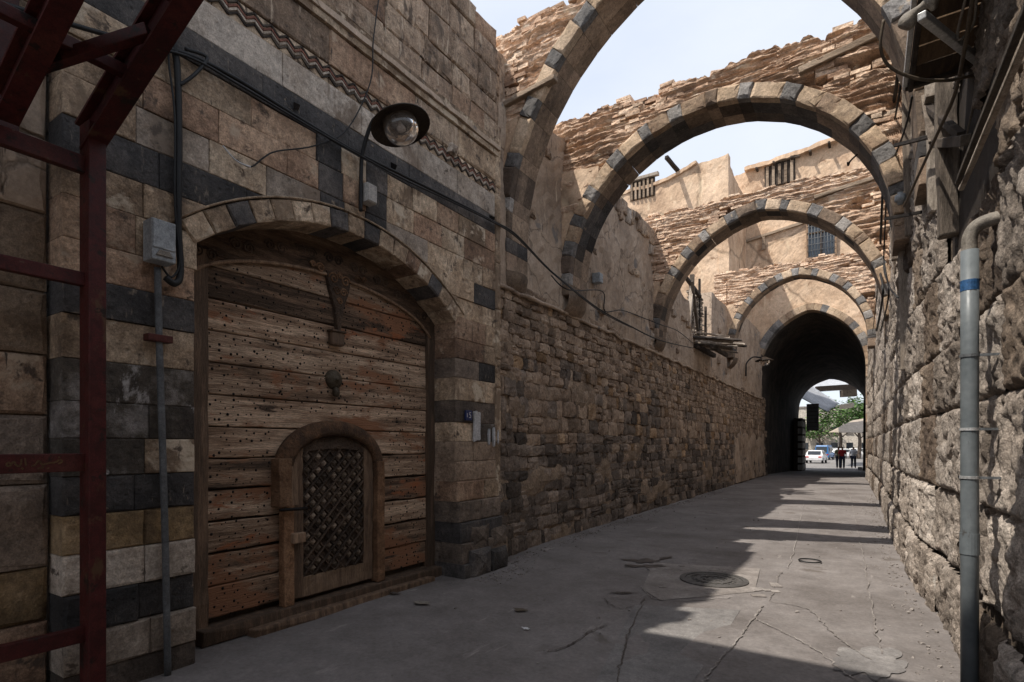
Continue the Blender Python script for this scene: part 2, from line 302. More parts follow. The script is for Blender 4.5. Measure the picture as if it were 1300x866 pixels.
def polyblock(pts, fr, depth, c=.012, dome=.004, jit=.5, sub=True):
    """worn block: front polygon (u, v) counter-clockwise on frame fr, chipped chamfer, sides running back."""
    P = []
    n0 = len(pts)
    for i in range(n0):
        a, b = pts[i], pts[(i+1) % n0]; P.append(a)
        if sub and math.hypot(a[0]-b[0], a[1]-b[1]) > .08: t = R.uniform(.35, .65); P.append((a[0]+(b[0]-a[0])*t, a[1]+(b[1]-a[1])*t))
    n = len(P); cu = sum(p[0] for p in P)/n; cv = sum(p[1] for p in P)/n
    V = [fr(cu, cv, dome)]
    for p in P:
        k = c*(1+R.uniform(-jit, jit*2)); du, dv = cu-p[0], cv-p[1]; l = math.hypot(du, dv) or 1
        V.append(fr(p[0]+du/l*k*1.3, p[1]+dv/l*k*1.3, R.uniform(-.3, .3)*c*jit))
    for p in P: V.append(fr(p[0], p[1], -c*(1+R.uniform(-jit, jit))))
    for p in P: V.append(fr(p[0], p[1], -depth))
    Fc = []
    for i in range(n):
        j = (i+1) % n
        Fc += [[0, 1+i, 1+j], [1+i, 1+n+i, 1+n+j, 1+j], [1+n+i, 1+2*n+i, 1+2*n+j, 1+n+j]]
    return V, Fc
def rect(u0, u1, v0, v1, g=.004): return [(u0+g, v0+g), (u1-g, v0+g), (u1-g, v1-g), (u0+g, v1-g)]
def clip(poly, nx, ny, d):
    """keep the part of poly where nx*u + ny*v >= d"""
    out = []
    for i in range(len(poly)):
        a, b = poly[i], poly[(i+1) % len(poly)]; fa = nx*a[0]+ny*a[1]-d; fb = nx*b[0]+ny*b[1]-d
        if fa >= 0: out.append(a)
        if fa*fb < 0: t = fa/(fa-fb); out.append((a[0]+(b[0]-a[0])*t, a[1]+(b[1]-a[1])*t))
    return out
def area(p): return abs(sum(p[i][0]*p[(i+1) % len(p)][1]-p[(i+1) % len(p)][0]*p[i][1] for i in range(len(p))))/2
def gridwall(fr, us, vlo, vhi, nv, amp=.03, fq=1.2, thick=.5, seed=0, fine=.012):
    """wall sheet with uneven plaster relief: for each u runs vlo(u)..vhi(u); closed back and top"""
    V = []; Fc = []; nu = len(us)
    for u in us:
        a, b = vlo(u), max(vlo(u)+.01, vhi(u))
        for j in range(nv+1):
            v = a+(b-a)*j/nv
            n = amp*fn(u*fq+seed, v*fq, seed*1.7)+fine*fn(u*7+seed, v*7, 3.3)
            V.append(fr(u, v, n))
    for i in range(nu-1):
        for j in range(nv):
            a = i*(nv+1)+j; Fc.append([a, a+nv+1, a+nv+2, a+1])
    k = len(V)
    for u in us: V += [fr(u, vlo(u), -thick), fr(u, max(vlo(u)+.01, vhi(u)), -thick)]
    for i in range(nu-1):
        a = k+2*i; Fc.append([a+1, a+3, a+2, a])                                  # back
        Fc.append([i*(nv+1)+nv, (i+1)*(nv+1)+nv, a+3, a+1])                         # top
        Fc.append([(i+1)*(nv+1), i*(nv+1), a, a+2])                                 # bottom
    Fc.append([j for j in range(nv+1)][::-1]+[k, k+1]); e = (nu-1)*(nv+1)
    Fc.append([e+j for j in range(nv+1)]+[k+2*nu-1, k+2*nu-2])
    return V, Fc
def lin(a, b, n): return [a+(b-a)*i/(n-1) for i in range(n)]

# ================================================================== GROUND
XL, XF, XG = -4.26, -3.9, -4.24
def rwx(s):                                  # face of the right wall
    P = [(-9, .75), (4, .63), (5.5, .60), (7.5, .47), (9.5, .42), (12.6, .39), (18, .32), (26, .15), (29, .02)]
    for (a, x), (b, y) in zip(P, P[1:]):
        if s <= b: return x+(y-x)*(s-a)/(b-a)
    return P[-1][1]
big = MB(); big.add([(-300, -300, -.46), (300, -300, -.46), (300, 500, -.46), (-300, 500, -.46)], [[0, 1, 2, 3]])
struct(big.mk('ground', 'plain_ground'))
def roadz(x, s): return gz(s)+.012*fn(x*.8, s*.8, 2.1)+.02*sst(-3.2, -4.3, x)*0
V = []; Fc = []; nx_, ns_ = 29, 260
for j in range(ns_):
    s = -9+j*(60/(ns_-1))
    for i in range(nx_):
        x = -5+i*(6.6/(nx_-1)); V.append((x, s, roadz(x, s)))
for j in range(ns_-1):
    for i in range(nx_-1): a = j*nx_+i; Fc.append([a, a+1, a+nx_+1, a+nx_])
road = struct(mk('road', V, Fc, 'asphalt', None, True))
def sheet(name, pts, m, lift, parent=road, smooth_pts=False):
    P = [Vector((p[0], p[1], 0)) for p in pts]
    if smooth_pts: P = cat_rom(P+[P[0]], 5)[:-1]
    n = len(P); c = sum(P, Vector())/n
    rings = []
    V = []
    for k in (1, .66, .33):
        for p in P: q = c+(p-c)*k; V.append((q.x, q.y, roadz(q.x, q.y)+lift))
    V.append((c.x, c.y, roadz(c.x, c.y)+lift)); Fc = []
    for k in (0, 1):
        for i in range(n): j = (i+1) % n; Fc.append([k*n+i, k*n+j, (k+1)*n+j, (k+1)*n+i])
    for i in range(n): Fc.append([2*n+i, 2*n+(i+1) % n, 3*n])
    return mk(name, V, Fc, m, parent, True)
def G(px, py): p = ong(px, py); return (p.x, p.y)
def blob(px, py, rx, ry, n=14, amp=.35, seed=0):
    n = n*3
    out = []
    for i in range(n):
        a = 2*math.pi*i/n; k = max(.15, 1+1.5*amp*fn(math.cos(a)*2.2+seed*3.7, math.sin(a)*2.2, seed*.7, 5))
        out.append(G(px+rx*k*math.cos(a), py-ry*k*math.sin(a)))
    return out
# patched asphalt
sheet('asphalt_patch', [G(*p) for p in [(830, 714), (848, 716), (965, 722), (958, 752), (900, 758), (838, 762), (815, 748)]], 'concrete', .006)
sheet('asphalt_patch', [G(*p) for p in [(806, 768), (940, 775), (880, 866), (790, 900), (740, 900)]], 'asphalt_patch', .005)
sheet('asphalt_patch', blob(1105, 842, 48, 20, 16, .25, 3), 'asphalt_patch', .007, road, True)
for px, py, rx, ry, sd in [(815, 713, 20, 2.6, 1), (845, 709, 9, 1.6, 2), (820, 719, 26, 1.8, 3), (790, 753, 18, 1.2, 7)]:
    sheet('stain', blob(px, py, rx, ry, 12, .6, sd), 'wet', .010)
def ribbon(pts, w, lift=.011, m='crack_fill', wob=.03):
    P = cat_rom([Vector((*G(*p), 0)) for p in pts], 18)
    V = []; Fc = []
    for i, p in enumerate(P):
        d = (P[min(i+1, len(P)-1)]-P[max(0, i-1)]).normalized(); s = Vector((-d.y, d.x, 0))
        q = p+s*wob*.9*fn(i*.37, pts[0][0], 1.1, 5)
        ww = w*(.5+R.random())
        for sg in (-1, 1): r_ = q+s*sg*ww/2; V.append((r_.x, r_.y, roadz(r_.x, r_.y)+lift))
    for i in range(len(P)-1): Fc.append([2*i, 2*i+1, 2*i+3, 2*i+2])
    return mk('crack', V, [f[::-1] for f in Fc], m, road)
ribbon([(1066, 600), (1080, 635), (1092, 690), (1102, 745), (1112, 800), (1120, 832)], .012)
ribbon([(990, 726), (982, 752), (978, 764), (1000, 768), (1028, 776), (1052, 800), (1078, 822), (1105, 840)], .011)
ribbon([(968, 770), (960, 786), (985, 800), (1010, 812), (1040, 830), (1075, 858), (1095, 868)], .011)
ribbon([(968, 770), (950, 795), (930, 822), (905, 850), (890, 870)], .012)
ribbon([(830, 714), (880, 714), (960, 722)], .009); ribbon([(815, 745), (830, 760), (870, 763), (930, 760)], .009)
ribbon([(818, 760), (800, 800), (790, 835), (783, 870)], .010, m='wet'); ribbon([(765, 760), (785, 772), (805, 770)], .010, m='wet')
ribbon([(690, 828), (720, 822), (750, 803), (770, 795)], .012, m='wet'); ribbon([(1020, 640), (1010, 690), (1000, 722)], .010)

# manhole cover
mc = ong(906, 737); mh = thing('manhole_cover', (mc.x, mc.y, .006), 'round cast iron manhole cover with raised rings set in broken paving', 'manhole cover')
zz = roadz(mc.x, mc.y)+.007
mk('frame', *latheg([(.36, -.01), (.36, .012), (.30, .014), (.30, -.005)], 32, (mc.x, mc.y, zz)), 'cast_iron', mh)
mk('plate', *latheg([(.298, -.004), (.298, .008), (.25, .010), (.25, .003), (.19, .003), (.19, .011), (.14, .011), (.14, .003), (.07, .003), (.07, .010), (.001, .010)], 32, (mc.x, mc.y, zz)), 'cast_iron', mh)
for rr, n in ((.22, 20), (.105, 10)):
    for i in range(n):
        a = 2*math.pi*i/n; box('stud', (mc.x+rr*math.cos(a), mc.y+rr*math.sin(a), zz+.006), (.03, .022, .012), 'cast_iron', mh, .003, Matrix.Rotation(a, 3, 'Z'))
for i in range(26):                           # small setts round the cover
    a = R.uniform(0, 6.28); r0 = R.uniform(.42, .72); x, y = mc.x+r0*math.cos(a)*1.1, mc.y+r0*math.sin(a)
    box('paving_sett', (x, y, roadz(x, y)+.006), (R.uniform(.06, .13), R.uniform(.05, .09), .012), 'concrete', mh, .004, Matrix.Rotation(R.uniform(-.4, .4)+.6, 3, 'Z'))
rg = ong(1028, 714); V, Fc = tubeg([(rg.x+.125*math.cos(a), rg.y+.125*math.sin(a), .022) for a in lin(0, 2*math.pi, 33)], .009, 6, False)
tag(mk('rubber_ring', V, Fc, 'black_rubber', None, True), 'thin black ring lying on the sunlit road', 'ring')

# ================================================================== GATE FACADE
S0, S1 = 1.27, 5.72                        # ends of the facade along the street
OL, OR_, ZS, ZC = sx(247, XF), sx(578, XF), 2.89, 3.41
mid = (OL+OR_)/2; hw = (OR_-OL)/2; rise = ZC-ZS; RA = (hw*hw+rise*rise)/(2*rise); CZ = ZC-RA
fac = thing('gate_facade', (XF-.2, (S0+S1)/2, 0), 'striped cream and black stone facade round the big wooden gate', 'facade')
frF = FX(XF)
def blk(pts, fr, m, depth=.2, c=.012, parent=fac, name='stone_block', dome=.004):
    if len(pts) < 3 or area(pts) < .0035: return
    return mk(name, *polyblock(pts, fr, depth, c, dome), m, parent)
CO = [-.05, .158, .387, .62, .856, 1.085, 1.315, 1.54, 1.76, 2.01, 2.27, 2.49, 2.71, 2.96, 3.18, 3.42, 3.66, 3.90, 4.13, 4.35, 4.62]
KL = ['basalt', 'cream', 'basalt', 'pale', 'ochre', 'basalt', 'cream', 'peeled', 'basalt', 'cream', 'basalt', 'cream', 'redstone', 'cream', 'basalt', 'cream', 'redstone', 'cream', 'basalt', 'pale']
KR = ['basalt', 'rubble_dark', 'basalt', 'rubble_dark', 'redstone', 'rubble_tan', 'rubble_tan', 'cream', 'rubble_dark', 'cream', 'basalt', 'cream', 'redstone', 'cream', 'basalt', 'cream', 'redstone', 'cream', 'basalt', 'pale']
LEG = [(3.08, 3.34), (3.55, 3.82)]
REX = RA+.165
def course(k):
    z0, z1 = CO[k], CO[k+1]
    segs = []
    if z1 <= ZS+.02: segs = [(S0, OL, KL[k]), (OR_, S1, KR[k])]
    elif 14 <= k <= 17:
        off = .02*(k-14)
        l0, l1, r0, r1 = LEG[0][0]-off, LEG[0][1]-off, LEG[1][0]+off*.3, LEG[1][1]+off*.3
        segs = [(S0, l0, KL[k]), (l0, l1, 'basalt'), (l1, r0, KL[k] if k != 14 else 'cream'), (r0, r1, 'basalt'), (r1, S1, KR[k])]
    else: segs = [(S0, S1, KL[k])]
    for a, b, m in segs:
        s = a
        while s < b-.01:
            l = R.uniform(.34, .62) if k < 18 else R.uniform(.5, .85)
            e = s+l
            if b-e < .22: e = b
            e = min(e, b); mm = m
            q = R.random()
            if m == 'cream': mm = 'cream' if q < .72 else ('redstone' if q < .86 else 'pale')
            if m == 'redstone': mm = 'redstone' if q < .7 else 'cream'
            if m == 'peeled': mm = 'peeled' if s < 1.75 else 'cream'
            if k == 14 and m == 'basalt' and (OL+.45 < s < OR_-.1) and not any(abs(s-x) < .1 for x, _ in LEG): mm = 'cream'
            if k == 8 and s < 1.6: mm = 'peeled'
            if mm == 'basalt' and k < 14 and R.random() < .3: mm = 'rubble_dark'
            if mm == 'cream' and k < 8 and R.random() < .3: mm = R.choice(['peeled', 'rubble_tan'])
            poly = rect(s, e, z0, z1, .0018)
            if z1 > CZ and s < mid+REX and e > mid-REX and z0 < CZ+REX:
                cu, cv = (s+e)/2, (z0+z1)/2
                if z1 > ZS-.02:
                    d = Vector((cu-mid, cv-CZ)).normalized()
                    if math.hypot(cu-mid, cv-CZ) < REX+.45 and OL-.15 < cu < OR_+.15:
                        poly = clip(poly, d.x, d.y, d.x*mid+d.y*CZ+REX)
            out = .0
            if s >= OR_-.01 and k < 5: out = .03+.025*(4-k)
            if s < OL and k < 4: out = R.uniform(0, .03)
            f = FX(XF+out+R.uniform(-.006, .008))
            dp = .40 if (abs(e-OL) < .02 or abs(s-OR_) < .02) else .2
            blk(poly, f, mm, dp+out, .010 if k < 6 else .005)
            s = e
for k in range(len(CO)-1): course(k)
# gate arch ring
nv = 17
a0 = math.acos(hw/RA); a0 = math.asin((ZS-CZ)/RA)
vm = ['cream', 'cream', 'basalt', 'cream', 'cream', 'cream', 'cream', 'basalt', 'cream', 'basalt', 'cream', 'cream', 'redstone', 'cream', 'basalt', 'cream', 'cream']
for i in range(nv):
    t0 = math.pi-a0+(2*a0-math.pi)*i/nv; t1 = math.pi-a0+(2*a0-math.pi)*(i+1)/nv
    g_ = .0015
    pt = lambda t, r: (mid+r*math.cos(t), CZ+r*math.sin(t))
    blk([pt(t0-g_, RA), pt(t0-g_, REX-.004), pt(t1+g_, REX-.004), pt(t1+g_, RA)][::-1], FX(XF+.012), vm[i], .42, .01, name='voussoir')
V, Fc = tubeg([(XF+.012, mid+(REX+.012)*math.cos(t), CZ+(REX+.012)*math.sin(t)) for t in lin(math.pi-a0+.02, a0-.02, 40)], .009, 6, False)
mk('hood_moulding', V, Fc, 'cream', fac, True)
# upper bands: frieze with carved zigzag, plain band, moulding
s = S0
while s < S1:
    e = min(S1, s+R.uniform(.7, 1.1)); e = S1 if S1-e < .3 else e
    blk(rect(s, e, 4.62, 4.79, .003), FX(XF-.012), 'cream', .15, .006, name='frieze_block')
    blk(rect(s, e, 4.79, 5.10, .003), FX(XF+.004), R.choice(['rough_ashlar', 'redstone', 'cream']), .2, .012)
    s = e
for row in range(4):                          # parallel zigzag ridges
    P = []; nzz = 64
    for i in range(nzz+1):
        s = S0+.02+(S1-S0-.04)*i/nzz; P.append((XF-.006, s, 4.638+row*.028+(.05 if i % 2 else 0)))
    mb = MB()
    for a, b in zip(P, P[1:]): mb.add(*beamg(a, b, .015, .016, (1, 0, 0)))
    mb.mk('zigzag_carving', ['wood_dark', 'pale', 'red_inlay', 'wood_dark'][row], fac)
for (z0, z1, x) in ((5.10, 5.17, .03), (5.17, 5.23, .055), (5.23, 5.29, .035)):
    V = []; Fc = []; n = 60
    for i in range(n):
        s = S0+(S1-S0)*i/(n-1); w = .012*fn(s*3, z0*9, 1)
        V += [(XF+x+w, s, z0+.004), (XF+x+w*.6, s, z1-.004), (XF-.15, s, z1-.004), (XF-.15, s, z0+.004)]
    for i in range(n-1):
        for q in range(4): a, b = 4*i+q, 4*i+(q+1) % 4; Fc.append([a, a+4, b+4, b])
    Fc += [[0, 1, 2, 3], [4*n-1, 4*n-2, 4*n-3, 4*n-4]]
    mk('moulding', V, Fc, 'cream' if x < .05 else 'plaster', fac)
# rough ashlar storey
z = 5.29; k = 0
TOPF = lambda s: 6.95-.15*sst(4.6, 5.8, s)+.1*fn(s*2, 0, 4)
while z < 8.0:
    h = R.uniform(.24, .40); s = S0-R.uniform(0, .3)
    while s < S1-.01:
        l = R.uniform(.3, .62); e = min(S1+.02, s+l); e = S1+.02 if S1-e < .2 else e
        if z+h*.6 < TOPF((s+e)/2):
            j = lambda: R.uniform(-.012, .012)
            g = .003
            p = [(s+g+j(), z+g+j()), (e-g+j(), z+g+j()), (e-g+j(), z+h-g+j()), (s+g+j(), z+h-g+j())]
            blk(p, FX(XF+R.uniform(-.014, .012)), 'rough_ashlar' if R.random() < .85 else 'redstone', .35, R.uniform(.008, .022), dome=.008)
        s = e
    z += h; k += 1
# core behind the blocks
cm = MB()
for a, b, z0, z1 in ((S0+.02, OL-.03, 0, 3.4), (OR_+.03, S1-.02, 0, 3.4)): cm.add(*boxg((XF-.35, (a+b)/2, (z0+z1)/2), (.62, b-a, z1-z0)))
V, Fc = gridwall(FX(XF-.035), lin(S0+.02, S1-.02, 60), lambda u: (CZ+math.sqrt(max(0, (RA+.12)**2-(u-mid)**2)) if abs(u-mid) < hw+.05 else 3.38), lambda u: TOPF(u)-.3, 14, .01, 2, .6)
cm.add(V, Fc); cm.mk('core_wall', 'mortar', fac)
# pilaster strip at the right end of the facade and plinth stones
z = .9
while z < 5.0:
    h = R.uniform(.35, .7); blk(rect(S1-.05, S1+.06, z, z+h, .003), FX(XF+.02), 'cream', .4, .012, name='quoin'); z += h
for s0, s1, z0, z1, o in ((5.0, 5.38, -.03, .30, .17), (5.38, 5.75, -.03, .26, .16), (5.05, 5.45, .30, .58, .10), (5.45, 5.8, .26, .5, .12), (4.9, 5.1, -.03, .24, .08)):
    blk(rect(s0, s1, z0, z1, .006), FX(XF+o), 'basalt' if z0 < .2 else 'rubble_dark', .4, .03, name='plinth_stone', dome=.02)
# torn poster rests and painted streaks on the right pier
pb = onx(606, 545, XF+.03)
pos = []
for i in range(26):
    a = 2*math.pi*i/26; k = 1+.22*fn(math.cos(a)*2, math.sin(a)*2, 5, 3); pos.append((pb.y+.062*k*max(-1, min(1, 1.5*math.cos(a))), 1.72+.17*k*max(-1, min(1, 1.35*math.sin(a)))))
V, Fc = polyblock(pos, FX(XF+.034), .022, .001, 0, .2, False)
tag(mk('torn_poster', V, Fc, 'paint_white'), 'torn white paper remnant pasted below the blue number plate', 'poster')
for q, (px, w, h) in enumerate(((622, .012, .20), (628, .016, .24), (633, .01, .18))):
    c_ = onx(px, 570, XF+.034)
    P = [(c_.y+w*R.uniform(.6, 1.2)*math.cos(a), 1.60+h/2*math.sin(a)) for a in lin(0, 5.8, 11)]
    V, Fc = polyblock(P, FX(XF+.036), .03, .001, 0, .2, False); mk('paint_streak', V, Fc, 'paint_white', fac)
np_ = onx(593.5, 527.5, XF+.02)
pl = thing('number_plate', (np_.x, np_.y, np_.z-.06), 'small blue enamel house number plate reading 5', 'number plate')
bev(mk('plate', *boxg((np_.x+.012, np_.y, np_.z), (.024, .118, .115)), 'plate_blue', pl), .004)
def text_obj(name, txt, size, loc, parent, m, rot=(math.pi/2, 0, math.pi/2), ex=.001):
    cu = bpy.data.curves.new(name, 'FONT'); cu.body = txt; cu.size = size; cu.align_x = 'CENTER'; cu.align_y = 'CENTER'; cu.extrude = ex
    tmp = bpy.data.objects.new('tmp', cu); COL.objects.link(tmp); bpy.context.view_layer.update()
    me = bpy.data.meshes.new_from_object(tmp.evaluated_get(bpy.context.evaluated_depsgraph_get()))
    bpy.data.objects.remove(tmp); me.materials.clear(); me.materials.append(MATS[m])
    o = bpy.data.objects.new(name, me); link(o, parent, loc); o.rotation_euler = rot; return o
text_obj('numeral', '5', .10, (np_.x+.0252, np_.y+.018, np_.z), pl, 'paint_white')
mk('numeral_stroke', *boxg((np_.x+.0252, np_.y-.036, np_.z), (.002, .008, .045)), 'paint_white', pl)

# ================================================================== WOODEN GATE
gl, gr = OL+.01, OR_-.01
gate = thing('wooden_gate', (XG, mid, 0), 'huge arched timber gate of nailed horizontal planks with rusty paint', 'gate')
ps, pe = sx(262, XG), sx(540, XG)
headlo = lambda s: 2.72+.36*max(0, 1-((s-mid)/(hw-.1))**2)**.6      # lower edge of the carved head board
sof = lambda s: CZ+math.sqrt(max(.0, RA**2-(s-mid)**2))
wk = [sx(345, XG), sx(492, XG)]                                     # wicket surround
wz = onx(425, 530, XG).z
WZS = onx(372, 592, XG+.06).z; WZC = onx(425, 553, XG+.06).z; DL_, DR_ = sx(371, XG+.06), sx(474, XG+.06)
zb = .16; n_pl = 13
nails = MB()
for i in range(n_pl):
    z0 = zb+i*.247; z1 = z0+.247
    if z0 > 3.1: break
    pieces = [(ps, pe)]
    if z0 < wz-.17:
        zt_ = z0+.247; hw_ = (DR_-DL_)/2-.03
        kx = 1. if zt_ < WZS else math.sqrt(max(0, 1-((min(zt_, WZC)-WZS)/(WZC-WZS))**2))
        wc_ = (DL_+DR_)/2
        pieces = [(ps, wc_-hw_*kx), (wc_+hw_*kx, pe)] if kx > .1 else [(ps, pe)]
    for a, b in pieces:
        n = 16; up = []; lo = []
        rough_ = .012 if i < 6 else .004
        for j in range(n+1):
            s = a+(b-a)*j/n
            lo.append((s, z0+.005+max(0, rough_*fn(s*3, i*5, 1)*1.3+(.012 if i in (2, 3, 4) else 0)))); up.append((s, z1-.003+min(0, rough_*fn(s*3, i*5+2, 1))))
        V = []; Fc = []; dx = R.uniform(-.006, .012)
        for j in range(n+1):
            w = .004*fn(lo[j][0]*4, z0*3, 2)
            V += [(XG+dx-.008, *lo[j]), (XG+dx+w, lo[j][0], lo[j][1]+.008), (XG+dx+w, up[j][0], up[j][1]-.006), (XG+dx-.008, *up[j]), (XG-.05, *up[j]), (XG-.05, *lo[j])]
        for j in range(n):
            for q in range(6): c_, d_ = 6*j+q, 6*j+(q+1) % 6; Fc.append([c_, c_+6, d_+6, d_])
        Fc += [[0, 1, 2, 3, 4, 5], [6*n+q for q in range(5, -1, -1)]]
        mk('plank', V, Fc, 'wood_gate', gate)
        for r_ in range(4):                  # rows of iron nails
            s = a+.04
            while s < b-.03:
                ss = s+R.uniform(-.04, .04); zn = z0+.035+r_*.06+R.uniform(-.025, .025)
                if R.random() < .82 and zn < headlo(ss)-.02 and not (wk[0]-.02 < ss < wk[1]+.02 and zn < wz+.03):
                    rr = R.choice([R.uniform(.005, .008), R.uniform(.008, .013)]); x0 = XG+dx+.001
                    nails.add([(x0, ss+rr*math.cos(q), zn+rr*math.sin(q)) for q in (0, 1.05, 2.09, 3.14, 4.19, 5.24)]+[(x0+.008, ss, zn)], [[q, (q+1) % 6, 6] for q in range(6)])
                s += .07
stuff(nails.mk('nails', 'nail_iron', gate))
mk('backing', *boxg((XG-.075, mid, 1.75), (.04, hw*2+.3, 3.5)), 'wood_dark', gate)
for a, b, nm in ((gl-.05, ps-.004, 'post'), (pe+.004, gr+.05, 'post')):
    V, Fc = gridwall(FX(XG+.035), lin(a, b, 4), lambda u: .0, lambda u: 2.98, 20, .012, 3, .09, R.random()*9)
    mk(nm, V, Fc, 'wood_frame', gate)
# carved head board
V, Fc = gridwall(FX(XG+.03), lin(gl-.04, gr+.04, 60), headlo, lambda u: sof(u)+.06, 8, .006, 3, .06, 2.)
hb = mk('head_board', V, Fc, 'wood_head', gate)
V, Fc = tubeg([(XG+.03, s, headlo(s)+.004) for s in lin(gl+.06, gr-.06, 40)], .016, 6, False); mk('moulding', V, Fc, 'wood_frame', hb, True)
def spiral(c, r, turns, sgn, x, tr): return tubeg([(x, c[0]+sgn*r*(1-.8*t)*math.cos(t*turns*6.28), c[1]+r*(1-.8*t)*math.sin(t*turns*6.28)) for t in lin(0, 1, 26)], tr, 5, False)
for q in range(9):
    s = gl+.22+q*(gr-gl-.44)/8; zc = (headlo(s)+sof(s))/2; mb = MB()
    for g in (-1, 1): mb.add(*spiral((s+g*.055, zc), .05, 1.6, g, XG+.034, .009))
    mb.mk('carved_scroll', 'wood_carved', hb, True)
# pendant carving
pt_, pc = onx(427, 347, XG), onx(425, 418, XG); sc_ = pt_.y; ztop = headlo(sc_)+.04; zbot = ztop-.62
mb = MB(); P = [(sc_-.15, ztop), (sc_-.11, ztop-.17), (sc_-.05, ztop-.33), (sc_-.02, zbot+.1), (sc_, zbot), (sc_+.02, zbot+.1), (sc_+.05, ztop-.33), (sc_+.11, ztop-.17), (sc_+.15, ztop)]
V, Fc = polyblock(P, FX(XG+.046), .05, .006, .004, .2); pend = mk('carved_pendant', V, Fc, 'wood_carved', gate)
mb = MB()
for c0, r0 in (((-.07, -.06), .055), ((.07, -.06), .055), ((-.22, .0), .045), ((.22, .0), .045), ((-.035, -.17), .042), ((.045, -.17), .042), ((0, -.26), .032), ((-.30, .012), .03), ((.30, .012), .03), ((0, -.02), .03)):
    mb.add(*spiral((sc_+c0[0], ztop+c0[1]), r0, 1.5, 1 if c0[0] > 0 else -1, XG+.050, .008))
mb.mk('scrollwork', 'wood_arch', pend, True)
bc = onx(424, 431, XG)
box('hasp_box', (XG+.035, bc.y, bc.z), (.07, .15, .13), 'wood_frame', gate, .02); box('hasp_lid', (XG+.04, bc.y, bc.z+.07), (.085, .165, .02), 'wood_frame', gate, .005)
kc = onx(425, 482, XG+.03); MX = Matrix.Rotation(math.pi/2, 3, 'Y')
mk('knocker_boss', *latheg([(.095, -.03), (.092, .0), (.075, .022), (.05, .032), (.02, .036), (.018, .05), (.001, .052)], 22, (XG+.025, kc.y, kc.z), MX), 'old_bronze', gate, True)
mk('knocker_drop', *tubeg([(XG+.04, kc.y, kc.z-.08), (XG+.05, kc.y, kc.z-.12), (XG+.045, kc.y, kc.z-.16)], lambda t: .022+.012*math.sin(t*3), 8), 'old_bronze', gate, True)
beam('sill', (XG+.03, ps-.1, .06), (XG+.03, pe+.15, .05), .22, .12, 'wood_frame', gate, jit=.12, b=.01)
beam('sill', (XG+.16, wk[0]-.3, .02), (XG+.16, pe-.1, .015), .14, .07, 'wood_frame', gate, jit=.2, b=.01)
# wicket door
wick = thing('wicket_door', (XG+.04, (wk[0]+wk[1])/2, .1), 'small arched wicket door with diagonal lattice set in the big gate', 'door')
dl, dr = sx(371, XG+.06), sx(474, XG+.06); dm = (dl+dr)/2; dw = (dr-dl)/2; dzs = onx(372, 592, XG+.06).z; dzc = onx(425, 553, XG+.06).z
darc = lambda s, r=0.: dzs+(dzc-dzs)*math.sqrt(max(0, 1-((s-dm)/(dw+r))**2))+r*.8
fo = .14
V = []; Fc = []; n = 28                       # arched surround moulding
for i in range(n+1):
    t = math.pi*(1-i/n); c_, s_ = math.cos(t), math.sin(t)
    for ru, rx in ((0, .05), (0, .085), (.035, .10), (.085, .085), (fo, .05), (fo, .0)): V.append((XG+rx, dm+(dw+ru)*c_, dzs+(dzc-dzs+ru)*s_))
for i in range(n):
    for q in range(5): a = 6*i+q; Fc.append([a, a+1, a+7, a+6])
mk('arch_surround', V, [f[::-1] for f in Fc], 'wood_arch', wick, True)
beam('surround_post', (XG+.05, dr+fo*.45, .12), (XG+.05, dr+fo*.45, dzs+.02), .10, fo*.85, 'wood_arch', wick, (1, 0, 0), .05)
beam('surround_post', (XG+.05, dl-fo*.35, .12), (XG+.05, dl-fo*.35, dzs-.33), .10, fo*.55, 'wood_arch', wick, (1, 0, 0), .05)
beam('surround_post', (XG+.06, dl-fo*.75, dzs-.34), (XG+.06, dl-fo*.75, dzs+.07), .12, fo*.9, 'wood_arch', wick, (1, 0, 0), .08)
beam('surround_post', (XG+.055, dl-fo*.05, dzs-.34), (XG+.055, dl-fo*.15, dzs+.03), .11, fo*.45, 'wood_frame', wick, (1, 0, 0), .08)
tube('bolt', [(XG+.12, dl-.16, dzs-.36), (XG+.13, dl+.10, dzs-.37)], .014, 'nail_iron', wick)
box('bolt_plate', (XG+.10, dl+.03, dzs-.62), (.05, .13, .09), 'wood_frame', wick, .01)
zl = .20
V, Fc = gridwall(FX(XG+.026), lin(dl+.005, dr-.005, 20), lambda u: zl-.06, lambda u: darc(u)-.01, 6, .004, 2, .04); leaf = mk('door_leaf', V, Fc, 'wood_carved', wick)
for a, b in ((dl+.003, dl+.115), (dr-.115, dr-.003)):
    V, Fc = gridwall(FX(XG+.05), lin(a, b, 5), lambda u: zl-.04, lambda u: darc(u)-.012, 16, .006, 4, .05); mk('stile', V, Fc, 'wood_frame', wick)
V, Fc = gridwall(FX(XG+.046), lin(dl+.11, dr-.11, 14), lambda u: dzs+.09+.06*math.sqrt(max(0, 1-((u-dm)/(dw-.1))**2)), lambda u: darc(u)-.012, 4, .006, 4, .05); mk('head_rail', V, Fc, 'wood_carved', wick)
V, Fc = gridwall(FX(XG+.05), lin(dl+.11, dr-.11, 12), lambda u: zl-.04, lambda u: zl+.13, 4, .006, 4, .05); mk('bottom_rail', V, Fc, 'wood_frame', wick)
u0, u1, v0, v1 = dl+.115, dr-.115, zl+.13, dzs+.14
sp = .118
